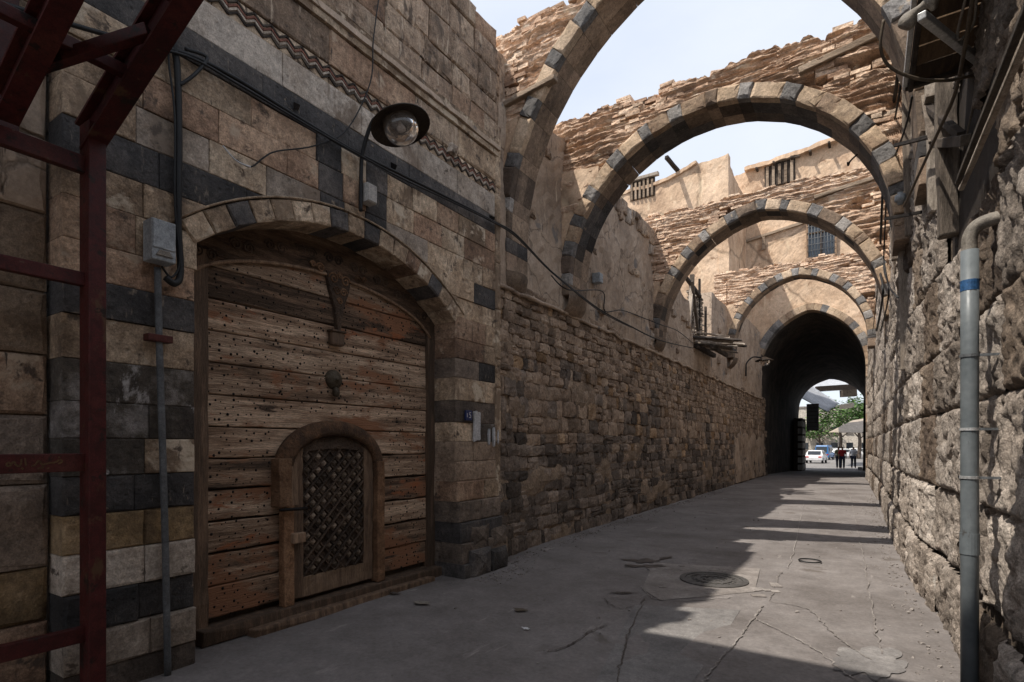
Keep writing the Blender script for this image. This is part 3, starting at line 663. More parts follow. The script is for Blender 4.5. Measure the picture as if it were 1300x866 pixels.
for sg in (1, -1):
    k = -30
    while k < 40:
        c_ = k*sp; pts = []
        # line v = sg*(u-u0)+c_ + v0 clipped to the panel
        ua, ub = u0, u1
        if sg > 0: ua = max(u0, u0-c_); ub = min(u1, u0+(v1-v0)-c_)
        else: ua = max(u0, u0-(v1-v0)+c_); ub = min(u1, u0+c_)
        if ub-ua > .04:
            va, vb = v0+sg*(ua-u0)+c_, v0+sg*(ub-u0)+c_
            beam('lattice_slat', (XG+.038+.006*sg, ua, va), (XG+.038+.006*sg, ub, vb), .014, .02, 'wood_carved', wick, (1, 0, 0), 0, .003)
        k += 1
dia = None
i = 0
for r_ in range(-2, 40):
    for q in range(-2, 12):
        u = u0+(q+(.5 if r_ % 2 else 0))*sp; v = v0+.059+r_*sp*.5
        if u0+.02 < u < u1-.02 and v0+.02 < v < v1-.02 and R.random() < .8:
            h = .035; P = [(u-h, v), (u, v-h), (u+h, v), (u, v+h)]
            V, Fc = polyblock(P, FX(XG+.042), .02, .011, .006, .2, False)
            mk('lattice_stud', V, Fc, 'wood_stud' if v > .7 and R.random() < .55 else 'wood_lattice', wick)

# ================================================================== RED STEEL CANOPY FRAME AND SHOP WALL (left edge)
sw = thing('shop_wall', (-4.1, .2, 0), 'weathered plaster and stone shop wall behind the red steel frame', 'wall')
z = -.03; k = 0
while z < 6.9:
    h = R.uniform(.3, .5); s = -1.6
    while s < 1.24:
        e = min(1.26, s+R.uniform(.35, .8)); e = 1.26 if 1.26-e < .2 else e
        m = R.choice(['plaster', 'plaster', 'mortar']) if z > 1.7 else R.choice(['rubble_dark', 'redstone', 'ochre', 'basalt', 'rubble_dark'])  # lower courses in darker stone, putting the deep shade there into the colour
        blk(rect(s, e, z, z+h, .005), FX(-4.06+R.uniform(-.02, .01)), m, .2, .016, parent=sw, dome=.012); s = e
    z += h
mk('core_wall', *boxg((-4.3, -.15, 3.4), (.4, 2.8, 6.8)), 'mortar', sw)
for z0 in (2.95,):                           # carved upright strip with zigzag
    c1 = onx(104, 150, -4.0); blk(rect(c1.y-.08, c1.y+.09, 2.6, 4.3, .002), FX(-4.0), 'cream', .1, .008, sw, 'carved_strip')
    for row in range(3):
        mb = MB(); P = [(-3.993, c1.y-.05+row*.045+(.035 if i % 2 else 0), 2.65+i*.045) for i in range(36)]
        for a, b in zip(P, P[1:]): mb.add(*beamg(a, b, .016, .012, (1, 0, 0)))
        mb.mk('zigzag_carving', 'wood_dark', sw)
shz = onx(50, 100, -3.98)
for q in range(5): bev(mk('sheet_panel', *boxg((-3.985, .25+q*.19, 3.75+.02*q), (.02, .185, 1.2)), 'red_sheet', sw), .004)
XP = -3.68
fr = thing('steel_canopy_frame', (XP, 1.0, 0), 'dark red steel post and rail frame carrying canopy beams at the left edge', 'frame')
ps1 = sx(118, XP)
ptop = onx(118, 160, XP).z
def ibeam(name, p0, p1, w, h, m, parent, up=(0, 0, 1)):
    mb = MB(); u = Vector(up); mb.add(*beamg(p0, p1, w*.18, h, up))
    d = (Vector(p1)-Vector(p0)).normalized(); s_ = d.cross(u).normalized(); u2 = s_.cross(d)
    for sg in (-1, 1): mb.add(*beamg(Vector(p0)+u2*sg*h*.5, Vector(p1)+u2*sg*h*.5, w, h*.1, up))
    return mb.mk(name, m, parent)
beam('post', (XP, ps1, -.02), (XP, ps1, ptop), .085, .125, 'red_steel', fr, (1, 0, 0), b=.004)
s_l = -1.4
for py, h in ((208, .095), (354, .075), (587, .10), (806, .085)):
    c_ = onx(103, py, XP); beam('rail', (XP-.01, s_l, c_.z), (XP-.01, ps1-.04, c_.z), .05, h, 'red_steel', fr, (0, 0, 1), b=.004)
beam('post', (XP, s_l, -.02), (XP, s_l, ptop), .075, .11, 'red_steel', fr, (1, 0, 0), b=.004)
def cant(py_base, px0, px1, s0):
    a = ony(px0, py_base, s0); b = ony(px1, 0, s0); d = (b-a).normalized(); return a, d
a1 = Vector((XP+.02, ps1, ptop-.02)); b1 = ony(222, 0, ps1); d1 = (b1-a1).normalized()
ibeam('canopy_beam', a1-d1*.1, a1+d1*2.4, .10, .17, 'red_steel', fr)
s2 = ony(48, 165, .72).y
a2 = Vector((XP+.02, .98, ptop-.02)); ibeam('canopy_beam', a2-d1*.1, a2+d1*2.4, .10, .17, 'red_steel', fr)
a3 = Vector((XP+.02, -.6, ptop-.02)); ibeam('canopy_beam', a3-d1*.1, a3+d1*2.4, .10, .17, 'red_steel', fr)
for k in (.42, .95, 1.5, 2.1):
    p = a1+d1*k; beam('purlin', (p.x, -1.0, p.z+.02), (p.x, ps1, p.z+.02), .05, .06, 'red_steel', fr, b=.004)
p, q = a1+d1*.75, a2+d1*.25; beam('brace', (p.x, p.y-.03, p.z-.02), (q.x, q.y+.03, q.z-.02), .05, .06, 'red_steel', fr, b=.004)
for qn in range(6): pass
# faint painted lettering on the rail (illegible hand lettering)
rl = onx(60, 587, XP+.016)
strokes = [[(8, 590), (11, 587), (14, 590), (10, 592), (8, 590)], [(14, 590), (18, 586), (20, 590), (24, 592), (27, 588), (27, 583)], [(32, 582), (33, 592)], [(27, 594), (30, 596)], [(40, 592), (45, 590), (49, 585), (52, 588), (55, 593), (48, 595)], [(55, 590), (62, 588), (70, 587), (76, 584), (79, 586), (74, 589)], [(61, 594), (62, 595)], [(74, 581), (76, 580)]]
for st in strokes:
    P = cat_rom([onx(x, y, XP+.0165) for x, y in st], 4) if len(st) > 2 else [onx(x, y, XP+.0165) for x, y in st]
    mb = MB()
    for a, b in zip(P, P[1:]): mb.add(*beamg(a, b, .002, .008, (1, 0, 0), roll=math.pi/2))
    mb.mk('lettering_stroke', 'lettering', fr)

# ================================================================== FITTINGS ON THE FACADE
bx = onx(203, 308, XF+.08)
eb = thing('meter_box', (XF+.02, bx.y, bx.z-.14), 'grey electricity meter box fixed beside the gate arch', 'meter box')
box('case', (XF+.075, bx.y, bx.z), (.12, .145, .26), 'box_grey', eb, .008); box('cover', (XF+.138, bx.y, bx.z+.035), (.008, .135, .18), 'box_grey', eb, .004)
mk('label_flap', *polyblock([(bx.y-.05, bx.z-.10), (bx.y+.05, bx.z-.10), (bx.y+.03, bx.z-.065), (bx.y-.03, bx.z-.065)], FX(XF+.146), .01, .002, 0), 'pipe_tan', eb)
cdp = [onx(200, 340, XF+.05), onx(202, 430, XF+.05), onx(206, 560, XF+.06), onx(210, 700, XF+.06), onx(213, 845, XF+.07)]
cdp[-1].z = .0
cd = thing('conduit_pipe', (cdp[-1].x, cdp[-1].y, 0), 'grey conduit pipe running down from the meter box to the ground', 'pipe')
tube('pipe', cdp, .021, 'shutter_grey', cd, 9)
cl_ = onx(201, 430, XF+.05); box('clamp', (XF+.05, cl_.y, cl_.z), (.07, .15, .045), 'red_steel', cd, .004)
def P_(L): return [onx(x, y, XF+d) for x, y, d in L]
tag(tube('cable', P_([(222, -10, .05), (219, 40, .05), (225, 90, .04), (227, 180, .04), (226, 280, .04), (229, 345, .05), (222, 360, .06), (210, 352, .06)]), .022, 'black_rubber'), 'thick black cable bundle dropping beside the meter box', 'cable')
tag(tube('cable', P_([(217, 40, .06), (214, 75, .05), (222, 150, .05), (222, 260, .05), (228, 330, .06), (218, 352, .07), (205, 338, .07)]), .007, 'black_rubber'), 'thin black cable looping under the meter box', 'cable')
tag(tube('cable', P_([(228, 108, .05), (243, 98, .06), (256, 85, .06), (262, 72, .05), (235, 62, .05)]), .012, 'black_rubber'), 'short black branch cable curving off the cable bundle', 'cable')
main = P_([(-30, -5, .12), (60, 22, .10), (150, 48, .06), (235, 68, .05), (300, 100, .05), (372, 145, .05), (450, 192, .06), (510, 222, .06), (570, 252, .05), (628, 282, .05)])
wc = [Vector((XL+d, onx(x, y, XL+d).y, onx(x, y, XL+d).z)) for x, y, d in [(655, 298, .32), (690, 335, .12), (712, 355, .40), (760, 392, .1), (800, 414, .08), (838, 432, .30), (880, 442, .1)]]
tag(tube('cable', main+wc[:4]+wc[4:], .014, 'black_rubber', None, 6), 'long black power cable strung along facade and rubble wall', 'cable')
m2 = [p+Vector((.02, 0, -.035+.012*math.sin(i*2.1))) for i, p in enumerate(main[2:]+wc[:5])]
tag(tube('cable', m2, .009, 'black_rubber', None, 6), 'second black cable sagging just below the long power cable', 'cable')
w3 = [onx(x, y, XL+d) for x, y, d in [(700, 350, .1), (722, 368, .38), (765, 370, .1), (768, 395, .06), (790, 394, .06), (820, 405, .06), (838, 412, .3), (860, 420, .08), (880, 436, .06)]]
tag(tube('cable', w3, .010, 'black_rubber', None, 6), 'loose black cable hanging from the small wall box between arches', 'cable')
tag(tube('cable', P_([(482, -10, .05), (474, 50, .06), (470, 105, .08), (440, 165, .05), (400, 185, .04), (352, 192, .04), (335, 200, .05), (318, 212, .04), (300, 203, .03)]), .006, 'black_rubber'), 'thin black wire drooping across the facade from the top', 'wire')
tag(tube('cable', P_([(318, 212, .045), (300, 204, .035), (283, 185, .03)]), .006, 'paint_white'), 'short white wire end on the facade above the arch', 'wire')
for px, py in ((373, 140), (622, 280), (497, 215)):
    c_ = onx(px, py, XF); tag(beam('cable_hook', (XF-.02, c_.y, c_.z+.05), (XF+.06, c_.y, c_.z), .014, .05, 'nail_iron', None, b=0), {373: 'iron cable hook in the black stone band left of the lamp', 622: 'iron cable hook at the right end of the facade', 497: 'iron cable hook in the black band under the lamp'}[px], 'hook')
def street_lamp(base, sh, label, r=.25, ar=.018, tilt=True):
    t = thing('street_lamp', base, label, 'lamp', 'wall lamps along the street')
    b = Vector(base); s_ = Vector(sh); top = max(b.z+.62, s_.z+.12)
    tube('arm', [b+Vector((.03, 0, -.05)), b+Vector((.035, 0, .25)), Vector((b.x+.06, b.y, top-.22)), Vector(((b.x*.62+s_.x*.38), (b.y+s_.y)/2, top+.02)), Vector(((b.x*.2+s_.x*.8), s_.y, top)), s_+Vector((0, 0, .09))], ar, 'black_rubber', t, 8)
    M = Matrix.Rotation(.24, 3, Vector((.70, -.71, 0))) @ Matrix.Rotation(-.16, 3, Vector((.71, .70, 0))) if tilt else Matrix.Identity(3)
    k = r/.25
    mk('shade', *latheg([(.03*k, .10*k), (.06*k, .09*k), (.10*k, .06*k), (.16*k, .035*k), (.25*k, -.01*k), (.252*k, -.022*k), (.245*k, -.02*k), (.15*k, .02*k), (.09*k, .04*k), (.001, .05*k)], 30, s_, M), 'lamp_shade', t, True)
    mk('globe', *latheg([(.145*k, .012*k), (.15*k, -.03*k), (.14*k, -.08*k), (.11*k, -.12*k), (.06*k, -.15*k), (.001, -.16*k)], 26, s_, M), 'glass_globe', t, True)
    mk('bulb', *latheg([(.02*k, .04*k), (.03*k, .0), (.05*k, -.05*k), (.045*k, -.08*k), (.001, -.10*k)], 14, s_, M), 'paint_white', t, True)
    return t
lb = onx(455, 262, XF+.02); ls = ony(508, 158, lb.y)
street_lamp(lb, ls, 'dark bell shaped lamp with glass globe on facade above the gate', .255)
jb = onx(468, 247, XF+.06); j_ = thing('junction_box', (XF+.02, jb.y, jb.z-.1), 'beige junction box on the black stone beside the lamp arm', 'box')
box('case', (XF+.055, jb.y, jb.z), (.10, .115, .17), 'box_beige', j_, .006); box('lid', (XF+.11, jb.y, jb.z), (.01, .105, .155), 'box_beige', j_, .004)
sp_ = onx(572, 190, XF); tag(mk('broken_block', *polyblock([(sp_.y-.06, sp_.z-.05), (sp_.y+.05, sp_.z-.06), (sp_.y+.06, sp_.z+.04), (sp_.y-.03, sp_.z+.06)], FX(XF+.07), .08, .02, .01), 'pale'), 'small grey stone chunk stuck in the frieze right of the lamp', 'stone')

# ================================================================== LEFT RUBBLE WALL AND PLASTER WALL ABOVE
rw = thing('rubble_wall', (XL, 17, 0), 'dark coursed rubble stone wall running along the left of the street', 'wall')
def rubx(s, z): return XL+.26*math.exp(-(s-5.7)/1.1)*max(0, 1-z/2.6)+.07*max(0, 1-z/1.2)+.03*fn(s*.6, z*.9, 7)
SV = []
def stone_var(seed, n=5):
    V = []; Fc = []
    for i in range(n):
        for j in range(n):
            u = i/(n-1)-.5; v = j/(n-1)-.5
            r = (abs(2*u)**5+abs(2*v)**5)**(1/5)
            du, dv = u+.10*fn(i*1.7+seed, j*1.3, seed), v+.11*fn(i*1.3, j*1.7+seed, seed+9)
            k = 1-.10*max(0, r-.85)
            V.append((-.55*max(0, r-.62)**1.4+.20*fn(u*2.2+seed*3, v*2.2, seed)+.10*fn(u*7+seed, v*7, seed+4), du*k, dv*k))
    for i in range(n-1):
        for j in range(n-1): a = i*n+j; Fc.append([a, a+n, a+n+1, a+1])
    ring = [i*n for i in range(n)]+[(n-1)*n+j for j in range(1, n)]+[i*n+n-1 for i in range(n-2, -1, -1)]+[j for j in range(n-2, 0, -1)]
    k = len(V)
    for q in ring: V.append((-1.3, V[q][1], V[q][2]))
    for i in range(len(ring)): j = (i+1) % len(ring); Fc.append([ring[i], k+i, k+j, ring[j]])
    return V, Fc
SV = [stone_var(i*3.1) for i in range(18)]
stones = []
z = -.04
while z < 3.72:
    low = z < 2.3
    h = R.choice([R.uniform(.16, .20), R.uniform(.20, .28)]) if low else R.uniform(.13, .20)
    s = 5.74-R.uniform(0, .1)
    while s < 30:
        l = (R.choice([R.uniform(.12, .22), R.uniform(.2, .38), R.uniform(.3, .58)]) if low else R.uniform(.11, .33))*(1+.4*sst(14, 26, s))
        hh = h*R.uniform(.84, 1.08); zc = z+h/2+.05*fn(s*.5, z*.6, 3)+.012*fn(s*3, z, 3)
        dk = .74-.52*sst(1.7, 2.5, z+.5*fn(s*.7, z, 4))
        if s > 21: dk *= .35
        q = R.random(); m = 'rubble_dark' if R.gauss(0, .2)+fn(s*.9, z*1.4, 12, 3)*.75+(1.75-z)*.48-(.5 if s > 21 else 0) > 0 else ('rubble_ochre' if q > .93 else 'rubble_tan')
        x = rubx(s+l/2, zc)+R.uniform(-.02, .025)
        stones.append(((x, s+l/2, zc), (R.uniform(.07, .12), l*1.01, hh*1.02), m, l*hh/((s+l/2)**2+16)*(s+6 > 0)/(1+.02*s), R.randrange(18), R.uniform(-.05, .05)))
        if R.random() < (.10 if low else .2) and l > .16:   # two thin stones in one course
            st_ = list(stones.pop()); zz0 = st_[0][2]
            for sg in (-1, 1): stones.append(((x+R.uniform(-.02, .02), s+l/2, zz0+sg*hh*.25), (st_[1][0], l*R.uniform(.9, 1.02), hh*R.uniform(.45, .54)), m, st_[3]*.5, R.randrange(18), R.uniform(-.08, .08)))
        if low and R.random() < .10 and h > .19 and s > 6.2:      # gallet stones squeezed into a joint
            stones.append(((x-.01, s+l+.03, zc-h*.2), (.07, .075, h*.45), 'rubble_tan', 0, R.randrange(18), .2)); s += .05
        s += l
    z += h
stones.sort(key=lambda q: -q[3])
cache = {}
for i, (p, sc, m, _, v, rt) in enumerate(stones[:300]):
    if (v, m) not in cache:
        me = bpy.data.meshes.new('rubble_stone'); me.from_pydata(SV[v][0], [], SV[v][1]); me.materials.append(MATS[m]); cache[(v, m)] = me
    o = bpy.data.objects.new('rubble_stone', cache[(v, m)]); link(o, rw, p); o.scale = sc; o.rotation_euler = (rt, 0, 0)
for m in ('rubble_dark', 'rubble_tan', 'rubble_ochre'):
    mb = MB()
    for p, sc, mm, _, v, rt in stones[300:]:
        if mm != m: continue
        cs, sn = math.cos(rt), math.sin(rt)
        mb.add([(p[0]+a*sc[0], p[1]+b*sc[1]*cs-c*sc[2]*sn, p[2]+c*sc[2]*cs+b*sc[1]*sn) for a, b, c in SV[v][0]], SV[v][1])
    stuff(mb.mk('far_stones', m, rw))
V, Fc = gridwall(lambda u, v, n: Vector((rubx(u, v)-.045+.11*max(0, fn(u*.8, v*1.5, 4.4)-.17)+n, u, v)), lin(5.7, 30, 300), lambda u: -.1, lambda u: 3.73, 44, .012, 2, .5)
mk('mortar_bed', V, Fc, 'mortar', rw)
# cement-washed far end of the rubble wall
V, Fc = gridwall(lambda u, v, n: Vector((rubx(u, v)+.028+n, u, v)), lin(22.3, 29.5, 40), lambda u: .05, lambda u: 1.9+.35*fn(u, 0, 3), 14, .05, 1.1, .1, 4.); mk('cement_render', V, Fc, 'plaster', rw)
# plaster wall above
pw = thing('plaster_wall', (XL-.25, 14, 3.7), 'crumbling brown plaster wall above the rubble with ruined top', 'wall')
def ptop_(s):
    t = 6.55+.12*fn(s*1.5, 0, 8)
    if s < 6.6: t = 6.9+.1*fn(s*3, 0, 1)
    if 13.4 < s < 16.0: t = 6.1-.5*sst(14.6, 15.6, s)
    if 16.0 <= s < 18.6: t = 4.75+.1*fn(s*4, 0, 2)
    if s >= 18.6: t = 6.5-.25*math.sin((s-18.6)*2)*0
    if s > 21.8: t = 6.9
    return t
V, Fc = gridwall(FX(XL), lin(5.74, 29, 190), lambda u: 3.70+.05*fn(u*2, 0, 1), ptop_, 26, .06, .9, .55, 3., .02); mk('plaster_face', V, Fc, 'plaster', pw)
V = []; Fc = []                                # thin plaster lip along its lower edge
mk('plaster_lip', *tubeg([(XL+.03, s, 3.70+.05*fn(s*2, 0, 1)+.01*fn(s*9, 1, 1)) for s in lin(5.8, 29, 120)], .03, 5, False), 'plaster', pw, True)
for i in range(34):                           # loose ashlar showing on the wall head
    s = 9.2+i*.12+R.uniform(-.05, .05)
    if R.random() < .8: blk(rect(s, s+R.uniform(.12, .3), ptop_(s)-R.uniform(.05, .45), ptop_(s)+.04, .006), FX(XL+R.uniform(.02, .06)), R.choice(['pale', 'rubble_tan', 'rough_ashlar']), .3, .02, pw, 'loose_stone', .012)
for i in range(70):
    s = R.uniform(6.9, 21); z = R.uniform(3.85, 6.2)
    if fn(s*.7, z*1.1, 6) > .02 and z < ptop_(s)-.3 and not any(abs(s-q) < .6 for q in (8.5, 13.2, 21.3)):
        w = R.uniform(.15, .4); blk(rect(s, s+w, z, z+R.uniform(.12, .24), .006), FX(XL+R.uniform(.03, .05)), R.choice(['rubble_tan', 'rough_ashlar', 'rough_ashlar', 'pale']), .2, .02, pw, 'exposed_stone', .012)
z = 5.2
while z < 6.75:                               # ashlar end beside the facade
    h = R.uniform(.25, .4); blk(rect(5.76, 6.25+R.uniform(-.1, .1), z, z+h, .006), FX(XL+.06), 'rough_ashlar', .3, .025, pw, dome=.015); z += h

# ================================================================== ARCHES
def arch_pts(x0, x1, zs, zc, n):
    half = (x1-x0)/2; r = zc-zs; c = (x0+x1)/2; out = []
    if r <= half*1.02:
        for i in range(n+1):
            t = math.pi*(1-i/n); out.append((c+half*math.cos(t), zs+r*math.sin(t)))
    else:
        RR = (half*half+r*r)/(2*half); am = math.acos((RR-half)/RR)
        for i in range(n+1):
            t = i/n
            if t <= .5: a = am*t*2; out.append((x0+RR-RR*math.cos(a), zs+RR*math.sin(a)))
            else: a = am*(1-t)*2; out.append((x1-RR+RR*math.cos(a), zs+RR*math.sin(a)))
    return out
def offset(P, d):
    out = []
    for i, p in enumerate(P):
        a, b = P[max(0, i-1)], P[min(len(P)-1, i+1)]; t = Vector((b[0]-a[0], b[1]-a[1])).normalized(); out.append((p[0]-t.y*d, p[1]+t.x*d))
    return out
def stone_arch(label, x0, x1, zs, zc, s0, th, top, zcorb, ring=.27, nvo=25, plast=None, seed=0, xw0=None, xw1=None, beams=(), soffit=None):
    t = thing('stone_arch', ((x0+x1)/2, s0+th/2, zcorb), label, 'arch', 'stone arches across the street')
    Pf = arch_pts(x0, x1, zs, zc, nvo*20); wts = [(.72 if i % 2 == seed % 2 else 1.25)*R.uniform(.72, 1.28) for i in range(nvo)]; tot = sum(wts); idx = [0]; acc = 0
    for w_ in wts: acc += w_; idx.append(round(acc/tot*nvo*20))
    Qf = offset(Pf, ring); P = [Pf[i] for i in idx]; Q = [Qf[i] for i in idx]
    xw0 = xw0 if xw0 is not None else x0-.35; xw1 = xw1 if xw1 is not None else x1+.5
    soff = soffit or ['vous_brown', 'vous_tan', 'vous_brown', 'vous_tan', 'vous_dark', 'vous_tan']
    for i in range(nvo):
        g = .003
        j = R.uniform(-.015, .02)
        quad = [P[i], P[i+1], Q[i+1], Q[i]]
        alt = (i % 2 == seed % 2)
        lowd = i < 5
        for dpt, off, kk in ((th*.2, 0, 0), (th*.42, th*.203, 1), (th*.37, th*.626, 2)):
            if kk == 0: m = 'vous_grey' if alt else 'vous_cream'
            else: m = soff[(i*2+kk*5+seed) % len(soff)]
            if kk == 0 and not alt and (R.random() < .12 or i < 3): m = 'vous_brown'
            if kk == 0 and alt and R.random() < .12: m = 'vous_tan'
            cx, cz = sum(q[0] for q in quad)/4, sum(q[1] for q in quad)/4
            qq = [(a+(cx-a)*.012, b+(cz-b)*.012) for a, b in quad]
            V, Fc = polyblock(qq, FYN(s0+off+(R.uniform(-.012, .012) if kk == 0 else 0)), dpt, .016 if kk == 0 else .004, .004, .9, kk == 0)
            mk('voussoir', V, Fc, m, t)
    # springer legs down to the corbels
    for xs, sg in ((x0, 1), (x1, -1)):
        z = zcorb+.36; i = 0
        while z < zs-.01:
            e = min(zs, z+.26); u = sorted((xs-sg*.35, xs+sg*.0))
            for dpt, off in ((th*.5, 0), (th*.49, th*.505)):
                V, Fc = polyblock(rect(u[0], u[1], z, e, .003), FYN(s0+off), dpt, .008, .003, .4, False)
                mk('springer', V, Fc, ['vous_brown', 'basalt', 'vous_grey', 'vous_brown'][i % 4], t)
            z = e; i += 1
        if sg < 0: continue
        # rounded corbel: drum that curls back into the wall
        V = []; Fc = []; n = 14
        for i in range(n+1):
            a = math.pi/2*i/n; zz_ = zcorb+.36*(1-math.sin(a)); xx = xs-sg*(.34-.34*math.cos(a)*1.0)
            nn = 10
            for q in range(nn+1):
                b = q/nn; r_ = .09*math.sin(math.pi*b)
                V.append((xx+sg*r_*math.cos(a), s0+th*b, zz_))
        for i in range(n):
            for q in range(10): c_ = i*11+q; Fc.append([c_, c_+1, c_+12, c_+11] if sg < 0 else [c_+11, c_+12, c_+1, c_])
        o = mk('corbel', V, Fc, 'vous_brown', t, True)
        k_ = len(V)
    # spandrel wall
    def lo(u):
        if u <= Q[0][0]: return zs-.4
        if u >= Q[-1][0]: return zs-.4
        for a, b in zip(Q, Q[1:]):
            if a[0] <= u <= b[0]: return a[1]+(b[1]-a[1])*(u-a[0])/max(1e-6, b[0]-a[0])-.02
        return zs
    us = lin(xw0, xw1, 90)
    tp = lambda u: top+.12*fn(u*1.3+seed, 0, seed, 3)+.07*fn(u*7, seed, 2, 5)
    nu_, nv2 = 280, 110
    V, Fc = gridwall(FYN(s0+.06), lin(xw0, xw1, nu_), lo, tp, nv2, .05, 1.5, th-.12, seed*3.3, .012)
    for q in range(nu_*(nv2+1)):
        v = V[q]; zw = v.z+.05*fn(v.x*1.1+seed, v.z*.8, 3.3, 3)
        st1 = fn(v.x*.45+seed*2, zw*10.5, seed, 3); st2 = fn(v.x*2.2, zw*19, seed+2, 4)
        lay = .045*(1-2*abs(st1))*1.0+.03*st2+.018*fn(v.x*9, v.z*13, seed+1, 3)
        hole = max(0, fn(v.x*1.3, zw*2.8, seed+7, 4)-.22)*.42
        v.y += -lay+hole-.07*max(0, fn(v.x*.9+seed*2, v.z*1.5, seed+11, 4)-.04)
    mk('spandrel_core', V, Fc, 'earth_core', t)
    pl_ = plast or (lambda u: -9)
    if plast:
        uu = [u for u in us if pl_(u) > lo(u)+.05]
        runs = []
        for u in uu:
            if runs and u-runs[-1][-1] < .1: runs[-1].append(u)
            else: runs.append([u])
        for r_ in runs:
            if len(r_) > 2:
                V, Fc = gridwall(FYN(s0+.01), r_, lo, lambda u: min(pl_(u)+.02*fn(u*8, 0, 1), tp(u)), 10, .02, 1.8, .1, seed*2.1, .008); mk('spandrel_plaster', V, Fc, 'mud' if True else 'plaster', t)
    # crumbling earth-brick courses (front and back)
    for side in (0, 1):
        mb = MB(); z = zs-.3
        while z < top+.22:
            h = R.uniform(.05, .068); u = xw0+R.uniform(0, .2)
            while u < xw1:
                l = R.uniform(.11, .27); uc = u+l/2; zt = tp(uc)
                ero = fn(uc*1.1+seed, z*1.6, seed+5, 4)
                if z > lo(uc)+.03 and z < zt+.03 and (z > pl_(uc) or side) and ero > .10 and R.random() < .85:
                    pr = .006+.035*ero+R.uniform(-.014, .016)
                    if z > zt-.12: pr += R.uniform(-.05, .01)
                    yf = s0+.05-pr if side == 0 else s0+th-.05+pr
                    yb = s0+.25 if side == 0 else s0+th-.25
                    zz_ = z+h/2+.02*fn(uc*.8, z, seed, 2)
                    V, Fc = boxg((uc, (yf+yb)/2, zz_), (l*.95, abs(yf-yb), h*.84), Matrix.Rotation(R.gauss(0, .015), 3, 'Y') @ Matrix.Rotation(R.gauss(0, .03), 3, 'Z'))
                    V = [v+Vector((R.uniform(-.007, .007), R.uniform(-.008, .008), R.uniform(-.006, .006))) for v in V]; mb.add(V, Fc)
                u += l
            z += h
        stuff(mb.mk('brick_courses', 'earth_brick', t))
    for i in range(int((xw1-xw0)*3.5)):           # loose bricks on the crest
        u = R.uniform(xw0, xw1); zt = tp(u); l = R.uniform(.07, .2)
        o = mk('loose_brick', *boxg((u, s0+th*R.uniform(.2, .6), zt+.012), (l, R.uniform(.1, .2), R.uniform(.035, .065)), Matrix.Rotation(R.uniform(-.2, .2), 3, 'Y') @ Matrix.Rotation(R.uniform(-.6, .6), 3, 'Z')), 'earth_brick', t); bev(o, .008, 1)
    for (ua, za, ub, zb_, w, h, m) in beams: beam('timber_beam', (ua, s0+.02, za), (ub, s0+.02, zb_), w, h, m, t, jit=.12, b=.012)
    return t
A1 = stone_arch('nearest stone arch cut by the top of the photo above facade end', -4.21, .41, 4.4, 7.51, 6.42, .56, 7.3, 3.58, .21, 27, lambda u: 5.95+.55*sst(-4.4, -3.1, u) if u < -2.6 else -9, 1, -4.7, 1.1, [(-4.55, 6.2, -3.45, 6.35, .12, .07, 'timber')], ['vous_brown', 'vous_tan', 'vous_tan', 'vous_brown', 'vous_tan'])
A2 = stone_arch('second stone arch with black and cream voussoirs crossing the whole street', -4.12, .28, 4.16, 6.36, 8.15, .68, 6.86, 3.62, .21, 29, lambda u: 6.0-.1*(u+4) if u < -2.9 else -9, 0, -4.7, 1.05, [(-.75, 6.42, .55, 6.62, .12, .09, 'timber')], ['vous_brown', 'basalt', 'vous_dark', 'vous_brown', 'basalt', 'vous_tan', 'basalt'])
A3 = stone_arch('third stone arch with barred house window seen behind it', -4.16, .30, 4.0, 6.55, 12.8, .70, 6.95, 3.70, .22, 27, lambda u: 5.35 if u < -3.6 else -9, 1, -4.6, 1.0, [(-.9, 6.55, .4, 6.72, .12, .08, 'timber')])
A4 = stone_arch('farthest small stone arch just before the dark tunnel', -4.03, .03, 5.0, 7.3, 21.0, .65, 7.75, 4.3, .24, 25, lambda u: 7.0-.2*abs(u+2) if (u < -2.6) else -9, 0, -4.7, .9)

# small wall box between arches two and three
wb = onx(757, 354, XL+.08); w_ = thing('wall_box', (XL, wb.y, wb.z-.1), 'small grey electrical box on plaster wall between second and third arch', 'box')
box('case', (XL+.10, wb.y, wb.z), (.14, .16, .18), 'box_grey', w_, .008); box('lid', (XL+.178, wb.y, wb.z), (.012, .145, .165), 'box_grey', w_, .004)

# ================================================================== RUINED BALCONY
rb = thing('ruined_balcony', (XL, 17.2, 4.4), 'collapsed wooden balcony of loose grey boards hanging from left wall', 'balcony')
for i in range(17):
    s = 16.5+R.uniform(-.3, 1.3); z = 4.42+.045*(i % 9)+R.uniform(-.02, .02)
    ln = R.uniform(.7, 1.3); beam('board', (XL-.2, s, z+.05), (XL+ln, s+R.uniform(.2, 1.0), z-.08+R.uniform(-.06, .06)), R.uniform(.08, .16), R.uniform(.025, .05), R.choice(['wood_old', 'wood_old', 'wood_dark']), rb, jit=.3, b=.004, roll=R.uniform(-.6, .6))
beam('bearer', (XL+.1, 16.3, 4.38), (XL+.15, 18.4, 4.36), .12, .12, 'wood_dark', rb, jit=.1); beam('bearer', (XL+.5, 16.5, 4.34), (XL+.55, 18.3, 4.33), .10, .10, 'wood_dark', rb, jit=.1)
for i in range(7):
    s = 16.2+i*.3; beam('window_post', (XL-.1+R.uniform(-.05, .08), s, 4.7), (XL-.1+R.uniform(-.1, .1), s+R.uniform(-.12, .12), 6.1+R.uniform(-.3, .5)), R.uniform(.06, .12), R.uniform(.06, .12), R.choice(['wood_old', 'wood_dark', 'wood_old']), rb, jit=.15, b=.004)
